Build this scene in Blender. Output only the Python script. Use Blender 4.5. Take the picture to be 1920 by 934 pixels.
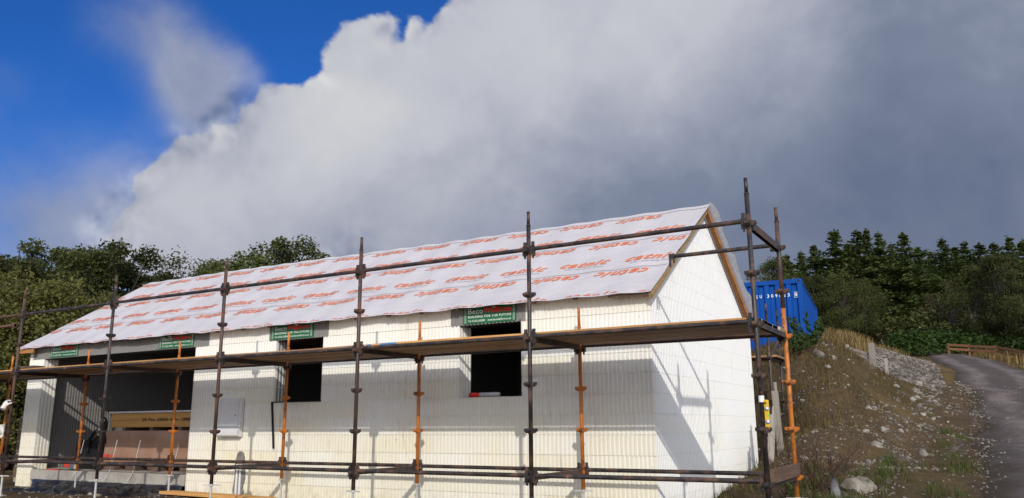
import bpy, bmesh, math, random
import numpy as np
from mathutils import Vector, Matrix, noise

scene = bpy.context.scene
COL = scene.collection
for o in list(bpy.data.objects):
    bpy.data.objects.remove(o, do_unlink=True)
rnd = random.Random(7)

# ------------------------------------------------------------------ camera
cam_data = bpy.data.cameras.new('camera')
cam = bpy.data.objects.new('camera', cam_data)
COL.objects.link(cam)
cam_data.sensor_fit = 'HORIZONTAL'
cam_data.sensor_width = 36.0
cam_data.lens = 36.0 * 1510.89 / 1920.0
cam_data.clip_start = 0.05
cam_data.clip_end = 2000.0
cam.matrix_world = Matrix(((0.865332, 0.112889, 0.48832, 1.82753),
                           (0.501164, -0.183419, -0.84569, -7.83104),
                           (-0.005902, 0.976531, -0.215294, 0.04418),
                           (0, 0, 0, 1)))
scene.camera = cam
scene.render.resolution_x = 1024
scene.render.resolution_y = 498

# ------------------------------------------------------------------ exposure
scene.view_settings.view_transform = 'Standard'
scene.view_settings.look = 'None'
scene.view_settings.exposure = -0.1
scene.view_settings.gamma = 1.0

# ------------------------------------------------------------------ sun
SUN = Vector((0.642, -1.0, 0.627)).normalized()
sd = bpy.data.lights.new('sun', 'SUN')
sd.energy = 2.6
sd.angle = math.radians(0.5)
sd.color = (1.0, 0.94, 0.85)
sun = bpy.data.objects.new('sun', sd)
sun.rotation_euler = SUN.to_track_quat('Z', 'Y').to_euler()
sun.location = (10, -15, 20)
COL.objects.link(sun)

# ------------------------------------------------------------------ node helpers
class NT:
    def __init__(s, tree):
        s.t = tree; s.n = tree.nodes; s.l = tree.links
    def new(s, kind, **kw):
        n = s.n.new(kind)
        for k, v in kw.items():
            setattr(n, k, v)
        return n
    def put(s, sock, v):
        if v is None: return
        if isinstance(v, bpy.types.NodeSocket): s.l.new(v, sock)
        else: sock.default_value = v
    def math(s, op, a, b=None, c=None, clamp=False):
        n = s.new('ShaderNodeMath', operation=op, use_clamp=clamp)
        s.put(n.inputs[0], a); s.put(n.inputs[1], b); s.put(n.inputs[2], c)
        return n.outputs[0]
    def vmath(s, op, a, b=None):
        n = s.new('ShaderNodeVectorMath', operation=op)
        s.put(n.inputs[0], a); s.put(n.inputs[1], b)
        return n.outputs['Value'] if op in ('DOT_PRODUCT', 'LENGTH') else n.outputs[0]
    def noise(s, vec, scale, detail=4, rough=0.5, dist=0.0, col=False):
        n = s.new('ShaderNodeTexNoise')
        s.put(n.inputs['Vector'], vec); n.inputs['Scale'].default_value = scale
        n.inputs['Detail'].default_value = detail; n.inputs['Roughness'].default_value = rough
        n.inputs['Distortion'].default_value = dist
        return n.outputs['Color' if col else 0]
    def ramp(s, f, stops, interp='LINEAR'):
        n = s.new('ShaderNodeValToRGB'); r = n.color_ramp; r.interpolation = interp
        while len(r.elements) < len(stops): r.elements.new(0.5)
        for e, (p, c) in zip(r.elements, stops):
            e.position = p; e.color = (*c, 1.0) if len(c) == 3 else c
        s.put(n.inputs[0], f)
        return n.outputs[0]
    def mix(s, f, a, b, mode='MIX'):
        n = s.new('ShaderNodeMix', data_type='RGBA', blend_type=mode)
        s.put(n.inputs[0], f)
        s.put(n.inputs[6], a if isinstance(a, bpy.types.NodeSocket) else (*a, 1.0))
        s.put(n.inputs[7], b if isinstance(b, bpy.types.NodeSocket) else (*b, 1.0))
        return n.outputs[2]
    def sstep(s, v, lo, hi):
        n = s.new('ShaderNodeMapRange', interpolation_type='SMOOTHSTEP')
        s.put(n.inputs[0], v); n.inputs[1].default_value = lo; n.inputs[2].default_value = hi
        return n.outputs[0]
    def mapping(s, vec, scale=(1, 1, 1), loc=(0, 0, 0)):
        n = s.new('ShaderNodeMapping'); s.put(n.inputs[0], vec)
        n.inputs['Scale'].default_value = scale; n.inputs['Location'].default_value = loc
        return n.outputs[0]

# ------------------------------------------------------------------ world: sky and clouds
world = bpy.data.worlds.new('World')
scene.world = world
world.use_nodes = True
wt = NT(world.node_tree)
for n in list(wt.n): wt.n.remove(n)
skyt = wt.new('ShaderNodeTexSky', sky_type='NISHITA')
skyt.sun_disc = False
skyt.sun_elevation = math.asin(SUN.z)
skyt.sun_rotation = math.atan2(SUN.x, SUN.y)
skyt.air_density = 1.0; skyt.dust_density = 0.2; skyt.ozone_density = 3.0
dirv = wt.new('ShaderNodeTexCoord').outputs['Generated']
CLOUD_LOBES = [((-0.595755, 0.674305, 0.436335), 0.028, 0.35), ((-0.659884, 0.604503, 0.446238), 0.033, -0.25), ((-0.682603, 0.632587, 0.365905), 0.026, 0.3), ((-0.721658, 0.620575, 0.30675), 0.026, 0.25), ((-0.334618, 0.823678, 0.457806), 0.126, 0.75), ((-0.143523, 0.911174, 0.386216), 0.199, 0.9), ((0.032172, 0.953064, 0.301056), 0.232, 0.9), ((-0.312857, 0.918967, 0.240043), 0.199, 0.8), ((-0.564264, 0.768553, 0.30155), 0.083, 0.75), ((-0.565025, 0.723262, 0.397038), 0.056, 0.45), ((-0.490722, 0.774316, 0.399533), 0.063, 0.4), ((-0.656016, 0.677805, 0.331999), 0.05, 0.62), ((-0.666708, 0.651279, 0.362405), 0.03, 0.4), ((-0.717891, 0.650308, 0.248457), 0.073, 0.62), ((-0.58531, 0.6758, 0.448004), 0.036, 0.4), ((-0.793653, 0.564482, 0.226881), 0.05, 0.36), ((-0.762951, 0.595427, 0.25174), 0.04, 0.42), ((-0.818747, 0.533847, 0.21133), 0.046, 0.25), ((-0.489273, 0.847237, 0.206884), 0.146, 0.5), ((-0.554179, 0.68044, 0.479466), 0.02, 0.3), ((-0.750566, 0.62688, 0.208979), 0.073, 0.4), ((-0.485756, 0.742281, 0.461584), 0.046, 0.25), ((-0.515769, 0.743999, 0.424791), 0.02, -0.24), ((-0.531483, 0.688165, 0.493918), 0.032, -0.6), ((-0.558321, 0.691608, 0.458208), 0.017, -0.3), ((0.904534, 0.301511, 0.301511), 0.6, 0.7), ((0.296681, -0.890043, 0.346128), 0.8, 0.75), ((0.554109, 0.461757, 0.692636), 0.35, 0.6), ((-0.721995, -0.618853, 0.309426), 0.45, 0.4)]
WISP_LOBES = [((-0.740912, 0.550559, 0.384622), 0.041, 0.72), ((-0.755341, 0.499245, 0.424516), 0.036, 0.42), ((-0.728279, 0.587328, 0.353065), 0.036, 0.5), ((-0.861242, 0.468284, 0.197416), 0.073, 0.62), ((-0.820821, 0.523809, 0.227767), 0.053, 0.25), ((-0.839859, 0.415534, 0.349239), 0.04, 0.22), ((-0.808052, 0.549207, 0.213128), 0.053, 0.5), ((-0.846122, 0.493787, 0.20063), 0.06, 0.3), ((-0.714106, 0.58807, 0.379771), 0.03, 0.18), ((-0.784695, 0.460488, 0.414976), 0.026, 0.16), ((-0.768233, 0.566026, 0.299054), 0.04, 0.12)]
BRIGHT_LOBES = [((-0.383802, 0.821861, 0.420999), 0.113, 0.3), ((-0.231158, 0.863565, 0.448132), 0.086, 0.16), ((-0.666981, 0.661717, 0.342443), 0.053, 0.3), ((-0.622401, 0.673852, 0.398171), 0.053, 0.2), ((-0.477973, 0.753894, 0.450762), 0.086, 0.2), ((-0.581801, 0.748035, 0.319299), 0.079, 0.1), ((-0.721989, 0.645922, 0.248025), 0.086, 0.14), ((-0.790344, 0.568899, 0.227399), 0.073, 0.14), ((-0.545623, 0.763746, 0.344945), 0.106, 0.1), ((-0.744466, 0.546321, 0.383802), 0.073, -0.1), ((-0.034491, 0.977136, 0.209797), 0.205, -0.44), ((-0.253031, 0.938158, 0.236292), 0.126, -0.2), ((-0.318051, 0.902404, 0.290708), 0.079, -0.16), ((-0.378796, 0.853136, 0.358709), 0.04, -0.14), ((-0.456062, 0.792232, 0.405432), 0.033, -0.08), ((-0.622472, 0.739725, 0.255609), 0.079, -0.06), ((-0.137431, 0.895116, 0.424123), 0.146, 0.1), ((-0.523223, 0.826684, 0.206955), 0.106, -0.06), ((-0.624245, 0.742475, 0.243), 0.073, 0.0), ((0.040011, 0.928726, 0.368601), 0.132, -0.12), ((-0.860538, 0.467208, 0.202954), 0.086, -0.12), ((-0.726508, 0.594146, 0.345219), 0.04, -0.14), ((-0.450036, 0.83332, 0.321008), 0.06, -0.08), ((0.904534, 0.301511, 0.301511), 0.6, -0.08), ((0.296681, -0.890043, 0.346128), 0.9, 0.4)]  # last lobe: unseen clouds behind the camera, brightened to fill the wall shade
SKY_TINT = (0.17, 0.56, 1.20)
blue = wt.mix(1.0, skyt.outputs[0], SKY_TINT, 'MULTIPLY')
n_warp = wt.noise(dirv, 5.0, 4, 0.5, col=True)
wofs = wt.new('ShaderNodeVectorMath', operation='SCALE')
wt.put(wofs.inputs[0], wt.vmath('SUBTRACT', n_warp, (0.5, 0.5, 0.5))); wofs.inputs['Scale'].default_value = 0.10
dw = wt.vmath('NORMALIZE', wt.vmath('ADD', dirv, wofs.outputs[0]))
def lobe(d, c, sig, w):
    k = 1.0 / sig ** 2
    return wt.math('MULTIPLY', wt.math('EXPONENT', wt.math('MULTIPLY_ADD', wt.vmath('DOT_PRODUCT', d, c), k, -k)), w)
def total(d, L):
    v = None
    for c, sg, w in L:
        e = lobe(d, c, sg, w); v = e if v is None else wt.math('ADD', v, e)
    return v
def billow(ofs, scale, detail):
    # rounded puffs: folded noise
    n = wt.noise(wt.vmath('ADD', dirv, ofs), scale, detail, 0.5, 0.2)
    return wt.math('SQRT', wt.math('MULTIPLY_ADD', wt.math('POWER', wt.math('SUBTRACT', n, 0.5), 2.0), 10.0, 0.03))
soft = wt.noise(dirv, 6.0, 6, 0.55, 0.3)
soft2 = wt.noise(wt.vmath('ADD', dirv, (7.1, 2.7, 5.4)), 2.8, 4, 0.5, 0.4)
fine = wt.noise(wt.vmath('ADD', dirv, (3.1, 1.7, 0.4)), 24.0, 5, 0.55, 0.2)
puff = billow((0.0, 0.0, 0.0), 13.0, 3.0)
puffb = billow((0.006, -0.009, 0.009), 13.0, 3.0)
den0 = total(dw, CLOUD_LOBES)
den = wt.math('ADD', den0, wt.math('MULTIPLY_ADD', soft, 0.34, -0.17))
den = wt.math('ADD', den, wt.math('MULTIPLY_ADD', puff, 0.42, -0.15))
fine2 = wt.noise(wt.vmath('ADD', dirv, (1.1, 5.7, 2.4)), 60.0, 4, 0.55, 0.3)
den = wt.math('ADD', den, wt.math('MULTIPLY_ADD', fine, 0.50, -0.25))
den = wt.math('ADD', den, wt.math('MULTIPLY_ADD', fine2, 0.14, -0.07))
a_main = wt.sstep(den, 0.42, 0.60)
wsp = total(dw, WISP_LOBES)
wsp = wt.math('ADD', wsp, wt.math('MULTIPLY', wt.math('MULTIPLY_ADD', soft, 0.7, -0.35), wt.sstep(wsp, 0.05, 0.5)))
wsp = wt.math('ADD', wsp, wt.math('MULTIPLY', wt.math('MULTIPLY_ADD', fine, 0.35, -0.175), wt.sstep(wsp, 0.05, 0.5)))
a_wisp = wt.math('MULTIPLY', wt.sstep(wsp, 0.10, 1.15), 0.85)
alpha = wt.math('MAXIMUM', a_main, a_wisp)
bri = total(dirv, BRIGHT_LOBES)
bri = wt.math('ADD', bri, 0.54)
bri = wt.math('ADD', bri, wt.math('MULTIPLY_ADD', soft, 0.62, -0.31))
bri = wt.math('ADD', bri, wt.math('MULTIPLY_ADD', soft2, 0.62, -0.30))
edge = wt.math('MULTIPLY', wt.math('MULTIPLY_ADD', wt.sstep(den0, 0.5, 1.15), -0.90, 1.0), wt.sstep(den0, 0.25, 0.45))
relief = wt.math('ADD', wt.math('MULTIPLY', wt.math('SUBTRACT', puff, puffb), 0.9), wt.math('MULTIPLY_ADD', puff, 0.25, -0.08))
bri = wt.math('ADD', bri, wt.math('MULTIPLY', relief, edge))
bri = wt.math('ADD', bri, wt.math('MULTIPLY', wt.math('MULTIPLY_ADD', fine, 0.40, -0.20), edge))
# brightest heads keep some tone
bri = wt.math('SUBTRACT', bri, wt.math('MULTIPLY', wt.math('MAXIMUM', wt.math('SUBTRACT', bri, 0.75), 0.0), 0.45))
ccol = wt.ramp(bri, [(0.0, (0.145, 0.180, 0.28)), (0.28, (0.215, 0.255, 0.355)), (0.5, (0.355, 0.385, 0.485)), (0.75, (0.545, 0.56, 0.63)), (0.9, (0.66, 0.67, 0.70)), (1.0, (0.74, 0.745, 0.76))])
bg1 = wt.new('ShaderNodeBackground'); wt.put(bg1.inputs[0], blue); bg1.inputs[1].default_value = 0.10
bg2 = wt.new('ShaderNodeBackground'); wt.put(bg2.inputs[0], ccol); # extra glow added to unseen clouds around the sun, lifting the shaded walls
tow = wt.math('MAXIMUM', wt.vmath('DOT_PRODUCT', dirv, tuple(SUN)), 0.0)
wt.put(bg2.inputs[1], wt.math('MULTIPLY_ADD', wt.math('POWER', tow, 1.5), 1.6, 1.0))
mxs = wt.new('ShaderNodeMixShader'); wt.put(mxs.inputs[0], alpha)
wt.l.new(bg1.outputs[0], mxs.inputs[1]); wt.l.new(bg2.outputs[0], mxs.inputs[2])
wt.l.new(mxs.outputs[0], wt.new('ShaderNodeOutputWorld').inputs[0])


# ------------------------------------------------------------------ object helpers
def link(o, parent=None):
    COL.objects.link(o)
    if parent is not None: o.parent = parent
    return o
def tag(o, label=None, cat=None, group=None, kind=None):
    if label: o['label'] = label
    if cat: o['category'] = cat
    if group: o['group'] = group
    if kind: o['kind'] = kind
    return o
def thing(name, label, cat, loc=(0, 0, 0), rz=0.0, group=None):
    o = bpy.data.objects.new(name, None)
    o.empty_display_size = 0.2
    o.location = loc; o.rotation_euler = (0, 0, rz)
    return tag(link(o), label, cat, group)
class MB:
    def __init__(s): s.v = []; s.f = []; s.m = []
    def add(s, verts, faces, mi=0):
        b = len(s.v); s.v += [tuple(p) for p in verts]
        s.f += [tuple(i + b for i in f) for f in faces]; s.m += [mi] * len(faces)
        return s
    def box(s, c, size, mi=0, rot=None):
        hx, hy, hz = size[0] / 2, size[1] / 2, size[2] / 2
        P = [Vector((x, y, z)) for x in (-hx, hx) for y in (-hy, hy) for z in (-hz, hz)]
        if rot is not None: P = [rot @ p for p in P]
        c = Vector(c)
        return s.add([p + c for p in P], [(0, 1, 3, 2), (4, 6, 7, 5), (0, 4, 5, 1), (2, 3, 7, 6), (0, 2, 6, 4), (1, 5, 7, 3)], mi)
    def bb(s, x0, x1, y0, y1, z0, z1, mi=0):
        return s.box(((x0 + x1) / 2, (y0 + y1) / 2, (z0 + z1) / 2), (x1 - x0, y1 - y0, z1 - z0), mi)
    def tube(s, p0, p1, r0, r1=None, n=12, mi=0, caps=True):
        r1 = r0 if r1 is None else r1
        p0 = Vector(p0); p1 = Vector(p1); d = (p1 - p0)
        if d.length < 1e-9: return s
        d.normalize()
        a = d.orthogonal().normalized(); b = d.cross(a)
        V = []
        for p, r in ((p0, r0), (p1, r1)):
            for i in range(n):
                t = 2 * math.pi * i / n
                V.append(p + (a * math.cos(t) + b * math.sin(t)) * r)
        F = [(i, (i + 1) % n, n + (i + 1) % n, n + i) for i in range(n)]
        if caps: F += [tuple(range(n - 1, -1, -1)), tuple(range(n, 2 * n))]
        return s.add(V, F, mi)
    def poly(s, pts, rad, n=8, mi=0):
        for i in range(len(pts) - 1):
            r0 = rad[i] if isinstance(rad, (list, tuple)) else rad
            r1 = rad[i + 1] if isinstance(rad, (list, tuple)) else rad
            s.tube(pts[i], pts[i + 1], r0, r1, n, mi)
        return s
    def beam(s, p0, p1, w, h, mi=0, up=(0, 0, 1)):
        p0 = Vector(p0); p1 = Vector(p1); d = (p1 - p0); L = d.length; d.normalize()
        side = d.cross(Vector(up)); side.normalize(); u = side.cross(d)
        rot = Matrix((d, side, u)).transposed()
        return s.box((p0 + p1) / 2, (L, w, h), mi, rot)
    def mesh(s, name, mats, smooth=False):
        me = bpy.data.meshes.new(name)
        me.from_pydata(s.v, [], s.f)
        for m in (mats if isinstance(mats, (list, tuple)) else [mats]): me.materials.append(m)
        me.polygons.foreach_set('material_index', s.m)
        if smooth: me.polygons.foreach_set('use_smooth', [True] * len(me.polygons))
        me.update()
        return me
    def build(s, name, mats, parent=None, smooth=False, loc=None, bevel=0.0):
        o = bpy.data.objects.new(name, s.mesh(name, mats, smooth))
        link(o, parent)
        if loc is not None: o.location = loc
        if bevel: bev(o, bevel)
        return o
def bev(o, w, seg=2):
    m = o.modifiers.new('bevel', 'BEVEL'); m.width = w; m.segments = seg; m.limit_method = 'ANGLE'
    return o
def put(name, me, parent, loc=(0, 0, 0), rot=(0, 0, 0), sc=(1, 1, 1)):
    o = bpy.data.objects.new(name, me); link(o, parent)
    o.location = loc; o.rotation_euler = rot; o.scale = sc
    return o
def smooth_angle(o, ang=40):
    o.data.polygons.foreach_set('use_smooth', [True] * len(o.data.polygons))
    return o
def blob(mb, c, r, seed=0, amp=0.25, sub=1, mi=0, flat=0.0):
    bm = bmesh.new(); bmesh.ops.create_icosphere(bm, subdivisions=sub, radius=1.0)
    V = []
    for v in bm.verts:
        n = 1 + amp * noise.noise(v.co * 1.3 + Vector((seed * 3.1, seed * 1.7, seed * 0.3)))
        p = v.co * n
        if flat: p.z = max(p.z, -flat)
        V.append((c[0] + p.x * r[0], c[1] + p.y * r[1], c[2] + p.z * r[2]))
    F = [tuple(v.index for v in f.verts) for f in bm.faces]
    bm.free(); return mb.add(V, F, mi)

def text_mesh(body, size=1.0, shear=0.0, offset=0.0, xs=1.0, spacing=1.0, align='LEFT'):
    """flat text outline as (verts, faces) in the XY plane"""
    c = bpy.data.curves.new('text', 'FONT'); c.body = body; c.size = size; c.shear = shear
    c.offset = offset; c.space_character = spacing; c.align_x = align; c.resolution_u = 2
    o = bpy.data.objects.new('text', c); COL.objects.link(o)
    dg = bpy.context.evaluated_depsgraph_get()
    me = bpy.data.meshes.new_from_object(o.evaluated_get(dg))
    V = [(v.co.x * xs, v.co.y, 0.0) for v in me.vertices]
    F = [tuple(p.vertices) for p in me.polygons]
    bpy.data.objects.remove(o, do_unlink=True); bpy.data.curves.remove(c); bpy.data.meshes.remove(me)
    return V, F
def fit_text(body, x0, x1, y0, y1, **kw):
    V, F = text_mesh(body, **kw)
    A = np.array(V); lo = A.min(0); hi = A.max(0)
    A[:, 0] = x0 + (A[:, 0] - lo[0]) / (hi[0] - lo[0]) * (x1 - x0)
    A[:, 1] = y0 + (A[:, 1] - lo[1]) / (hi[1] - lo[1]) * (y1 - y0)
    return [tuple(p) for p in A.tolist()], F

# ------------------------------------------------------------------ materials
def new_mat(name):
    m = bpy.data.materials.new(name); m.use_nodes = True
    t = NT(m.node_tree)
    b = t.n.get('Principled BSDF')
    return m, t, b
def bump(t, b, h, strength=0.3, dist=0.01):
    n = t.new('ShaderNodeBump'); n.inputs['Strength'].default_value = strength; n.inputs['Distance'].default_value = dist
    t.put(n.inputs['Height'], h); t.put(b.inputs['Normal'], n.outputs[0])
def coords(t, kind='Object'): return t.new('ShaderNodeTexCoord').outputs[kind]
def wpos(t): return t.new('ShaderNodeNewGeometry').outputs['Position']
def simple(name, c1, c2=None, scale=6, rough=0.7, bumps=0.15, bscale=60, stretch=(1, 1, 1), detail=5, metallic=0.0, world=True, spec=0.4, rnd_amt=0.0):
    m, t, b = new_mat(name)
    v = wpos(t) if world else coords(t)
    v = t.mapping(v, stretch)
    c2 = c2 or tuple(x * 0.75 for x in c1)
    f = t.sstep(t.noise(v, scale, detail, 0.6), 0.35, 0.68)
    col = t.mix(f, c1, c2)
    if rnd_amt:
        ri = t.new('ShaderNodeObjectInfo').outputs['Random']
        k = t.math('MULTIPLY_ADD', ri, 2 * rnd_amt, 1 - rnd_amt)
        col = _scale(t, col, k)
    t.put(b.inputs['Base Color'], col)
    b.inputs['Roughness'].default_value = rough; b.inputs['Metallic'].default_value = metallic
    b.inputs['Specular IOR Level'].default_value = spec
    if bumps: bump(t, b, t.noise(v, bscale, 4, 0.6), bumps, 0.01)
    return m
def _scale(t, col, k):
    n = t.new('ShaderNodeVectorMath', operation='SCALE')
    t.put(n.inputs[0], col); t.put(n.inputs['Scale'], k)
    return n.outputs[0]

def eps_mat(name, clean, worn, stain, age=1.0):
    m, t, b = new_mat(name)
    p = wpos(t)
    z = t.new('ShaderNodeSeparateXYZ'); t.put(z.inputs[0], p)
    ri = t.new('ShaderNodeObjectInfo').outputs['Random']
    # yellowing: older towards the foot of the wall, different from block to block
    hgt = t.sstep(z.outputs[2], 1.3, -1.2)
    n1 = t.noise(p, 0.9, 4, 0.6)
    y = t.math('ADD', t.math('MULTIPLY', hgt, 0.7), t.math('MULTIPLY_ADD', n1, 0.9, -0.45))
    y = t.math('ADD', y, t.math('MULTIPLY_ADD', ri, 0.6, -0.28), clamp=True)
    y = t.math('MULTIPLY', y, age)
    col = t.mix(y, clean, worn)
    # vertical streaks and dirt
    pv = t.mapping(p, (9, 9, 1.1))
    st = t.math('MULTIPLY', t.sstep(t.noise(pv, 2.0, 5, 0.65), 0.54, 0.76), t.sstep(t.noise(p, 0.9, 2, 0.5), 0.47, 0.64))
    col = t.mix(t.math('MULTIPLY', st, 0.7), col, stain)
    sp = t.sstep(t.noise(p, 14, 6, 0.7), 0.62, 0.74)
    sp = t.math('MULTIPLY', sp, t.sstep(t.noise(p, 1.7, 3, 0.5), 0.49, 0.63))
    col = t.mix(t.math('MULTIPLY', sp, 0.7), col, tuple(c * 0.5 for c in stain))
    mud = t.math('MULTIPLY', t.sstep(z.outputs[2], -0.72, -1.02), t.sstep(t.noise(p, 5, 4, 0.6), 0.35, 0.7))
    col = t.mix(t.math('MULTIPLY', mud, 0.5), col, stain)
    t.put(b.inputs['Base Color'], col)
    b.inputs['Roughness'].default_value = 0.85; b.inputs['Specular IOR Level'].default_value = 0.2
    bump(t, b, t.noise(p, 160, 2, 0.5), 0.12, 0.004)
    return m
M = {}
M['eps'] = eps_mat('white_foam', (0.86, 0.85, 0.80), (0.82, 0.77, 0.60), (0.42, 0.33, 0.22))
M['eps_gable'] = eps_mat('clean_white_foam', (0.86, 0.87, 0.87), (0.84, 0.82, 0.72), (0.45, 0.40, 0.33), 0.55)
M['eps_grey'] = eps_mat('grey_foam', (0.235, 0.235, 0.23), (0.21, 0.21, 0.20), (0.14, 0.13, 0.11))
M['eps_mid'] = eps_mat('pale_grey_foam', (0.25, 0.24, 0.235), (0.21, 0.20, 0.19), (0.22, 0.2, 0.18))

def paint_metal(name, base, base2, rust, scratch, rust_lo, rust_hi, rough=0.5):
    m, t, b = new_mat(name)
    p = coords(t)
    ri = t.new('ShaderNodeObjectInfo').outputs['Random']
    off = t.new('ShaderNodeCombineXYZ'); t.put(off.inputs[0], t.math('MULTIPLY', ri, 37.0))
    pp = t.vmath('ADD', p, off.outputs[0])
    col = t.mix(t.sstep(t.noise(pp, 7, 4, 0.6), 0.35, 0.65), base, base2)
    rf = t.sstep(t.noise(pp, 4.5, 7, 0.68), rust_lo, rust_hi)
    col = t.mix(rf, col, rust)
    sc = t.sstep(t.noise(t.mapping(pp, (1, 1, 0.35)), 30, 5, 0.7), 0.62, 0.70)
    sc = t.math('MULTIPLY', sc, t.sstep(t.noise(pp, 3, 2, 0.5), 0.48, 0.6))
    col = t.mix(t.math('MULTIPLY', sc, 0.75), col, scratch)
    t.put(b.inputs['Base Color'], col)
    t.put(b.inputs['Roughness'], t.math('MULTIPLY_ADD', rf, 0.3, rough))
    bump(t, b, t.noise(pp, 60, 4, 0.6), 0.15, 0.004)
    return m
M['steel_black'] = paint_metal('black_scaffold_paint', (0.018, 0.016, 0.018), (0.035, 0.030, 0.030), (0.125, 0.066, 0.042), (0.46, 0.44, 0.41), 0.46, 0.64, 0.42)
M['steel_brown'] = paint_metal('brown_scaffold_paint', (0.060, 0.036, 0.028), (0.045, 0.030, 0.028), (0.13, 0.062, 0.035), (0.34, 0.27, 0.22), 0.42, 0.66, 0.5)
M['steel_orange'] = paint_metal('orange_scaffold_paint', (0.56, 0.19, 0.028), (0.50, 0.155, 0.022), (0.20, 0.075, 0.03), (0.60, 0.48, 0.36), 0.50, 0.63, 0.45)
M['galv'] = paint_metal('galvanised_steel', (0.52, 0.52, 0.50), (0.42, 0.42, 0.41), (0.30, 0.24, 0.18), (0.6, 0.6, 0.6), 0.60, 0.72, 0.4)

def wood_mat(name, c1, c2, dark, rough=0.75, axis=0):
    m, t, b = new_mat(name)
    p = coords(t)
    ri = t.new('ShaderNodeObjectInfo').outputs['Random']
    off = t.new('ShaderNodeCombineXYZ'); t.put(off.inputs[1], t.math('MULTIPLY', ri, 23.0)); t.put(off.inputs[0], t.math('MULTIPLY', ri, 11.0))
    pp = t.vmath('ADD', p, off.outputs[0])
    sc = [26, 26, 26]; sc[axis] = 1.2
    g = t.noise(t.mapping(pp, tuple(sc)), 1.0, 6, 0.62, 0.6)
    col = t.mix(t.sstep(g, 0.32, 0.7), c1, c2)
    col = t.mix(t.math('MULTIPLY', t.sstep(t.noise(pp, 1.7, 5, 0.6), 0.5, 0.72), 0.65), col, dark)
    col = _scale(t, col, t.math('MULTIPLY_ADD', ri, 0.45, 0.78))
    t.put(b.inputs['Base Color'], col)
    b.inputs['Roughness'].default_value = rough; b.inputs['Specular IOR Level'].default_value = 0.3
    bump(t, b, g, 0.25, 0.006)
    return m
M['board'] = wood_mat('scaffold_timber', (0.42, 0.25, 0.125), (0.29, 0.165, 0.08), (0.15, 0.09, 0.05))
M['pine'] = wood_mat('fresh_pine', (0.46, 0.32, 0.17), (0.36, 0.24, 0.12), (0.25, 0.15, 0.07), axis=1)
M['pine_x'] = wood_mat('orange_pine', (0.60, 0.34, 0.12), (0.52, 0.25, 0.08), (0.36, 0.18, 0.07), axis=0)
M['rake_wood'] = wood_mat('treated_timber', (0.42, 0.20, 0.07), (0.30, 0.13, 0.045), (0.18, 0.08, 0.03), axis=1)
M['grey_wood'] = wood_mat('weathered_timber', (0.36, 0.33, 0.29), (0.25, 0.22, 0.19), (0.13, 0.11, 0.09), axis=2)
M['brown_wood'] = wood_mat('brown_timber', (0.17, 0.11, 0.08), (0.11, 0.07, 0.05), (0.06, 0.04, 0.03), axis=1)
M['fence_wood'] = wood_mat('red_brown_fence_timber', (0.22, 0.10, 0.05), (0.16, 0.075, 0.04), (0.10, 0.05, 0.03), axis=0)

def membrane_mat():
    m, t, b = new_mat('roof_membrane_fabric')
    p = wpos(t)
    n = t.noise(p, 1.4, 5, 0.6)
    col = t.mix(t.sstep(n, 0.3, 0.7), (0.575, 0.55, 0.57), (0.525, 0.50, 0.52))
    t.put(b.inputs['Base Color'], col)
    b.inputs['Roughness'].default_value = 0.6; b.inputs['Specular IOR Level'].default_value = 0.3
    h = t.math('ADD', t.noise(t.mapping(p, (1.0, 2.2, 2.2)), 2.6, 4, 0.6, 1.2), t.math('MULTIPLY', t.noise(p, 22, 3, 0.5), 0.10))
    bump(t, b, h, 0.65, 0.03)
    return m
M['membrane'] = membrane_mat()
def flap_mat():
    m, t, b = new_mat('thin_white_sheet')
    p = wpos(t)
    b.inputs['Base Color'].default_value = (0.82, 0.79, 0.74, 1); b.inputs['Roughness'].default_value = 0.6
    bump(t, b, t.noise(p, 6, 4, 0.6, 1.0), 0.7, 0.03)
    tr = t.new('ShaderNodeBsdfTranslucent'); tr.inputs[0].default_value = (0.88, 0.85, 0.78, 1)
    mx = t.new('ShaderNodeMixShader'); mx.inputs[0].default_value = 0.6
    t.l.new(b.outputs[0], mx.inputs[1]); t.l.new(tr.outputs[0], mx.inputs[2])
    t.l.new(mx.outputs[0], t.n['Material Output'].inputs[0])
    return m
M['flap'] = flap_mat()
M['logo'] = simple('orange_red_print', (0.72, 0.195, 0.085), (0.66, 0.215, 0.11), scale=9, rough=0.6, bumps=0)
M['logo_small'] = simple('dark_print', (0.26, 0.23, 0.28), (0.34, 0.31, 0.35), scale=9, rough=0.6, bumps=0)
M['sign_green'] = simple('sign_green', (0.012, 0.16, 0.06), (0.012, 0.135, 0.055), scale=5, rough=0.45, bumps=0.05)
M['sign_white'] = simple('sign_white', (0.84, 0.84, 0.82), (0.78, 0.78, 0.76), rough=0.5, bumps=0)
M['sign_red'] = simple('sign_red', (0.80, 0.030, 0.028), (0.72, 0.028, 0.026), rough=0.5, bumps=0)
M['white_plastic'] = simple('white_plastic', (0.78, 0.78, 0.79), (0.72, 0.72, 0.73), scale=3, rough=0.35, bumps=0.03, spec=0.5)
M['dark'] = simple('dark_gap', (0.012, 0.011, 0.010), (0.02, 0.018, 0.016), rough=0.8, bumps=0)
M['black_plastic'] = simple('black_plastic_film', (0.018, 0.019, 0.022), (0.035, 0.036, 0.04), scale=4, rough=0.28, bumps=0.5, bscale=14, spec=0.6)
M['black_sheet'] = simple('dull_black_sheet', (0.012, 0.012, 0.013), (0.02, 0.02, 0.021), scale=4, rough=0.75, bumps=0.4, bscale=9, spec=0.15)
M['concrete'] = simple('concrete', (0.44, 0.415, 0.37), (0.31, 0.29, 0.26), scale=3.5, rough=0.85, bumps=0.35, bscale=40)
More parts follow.
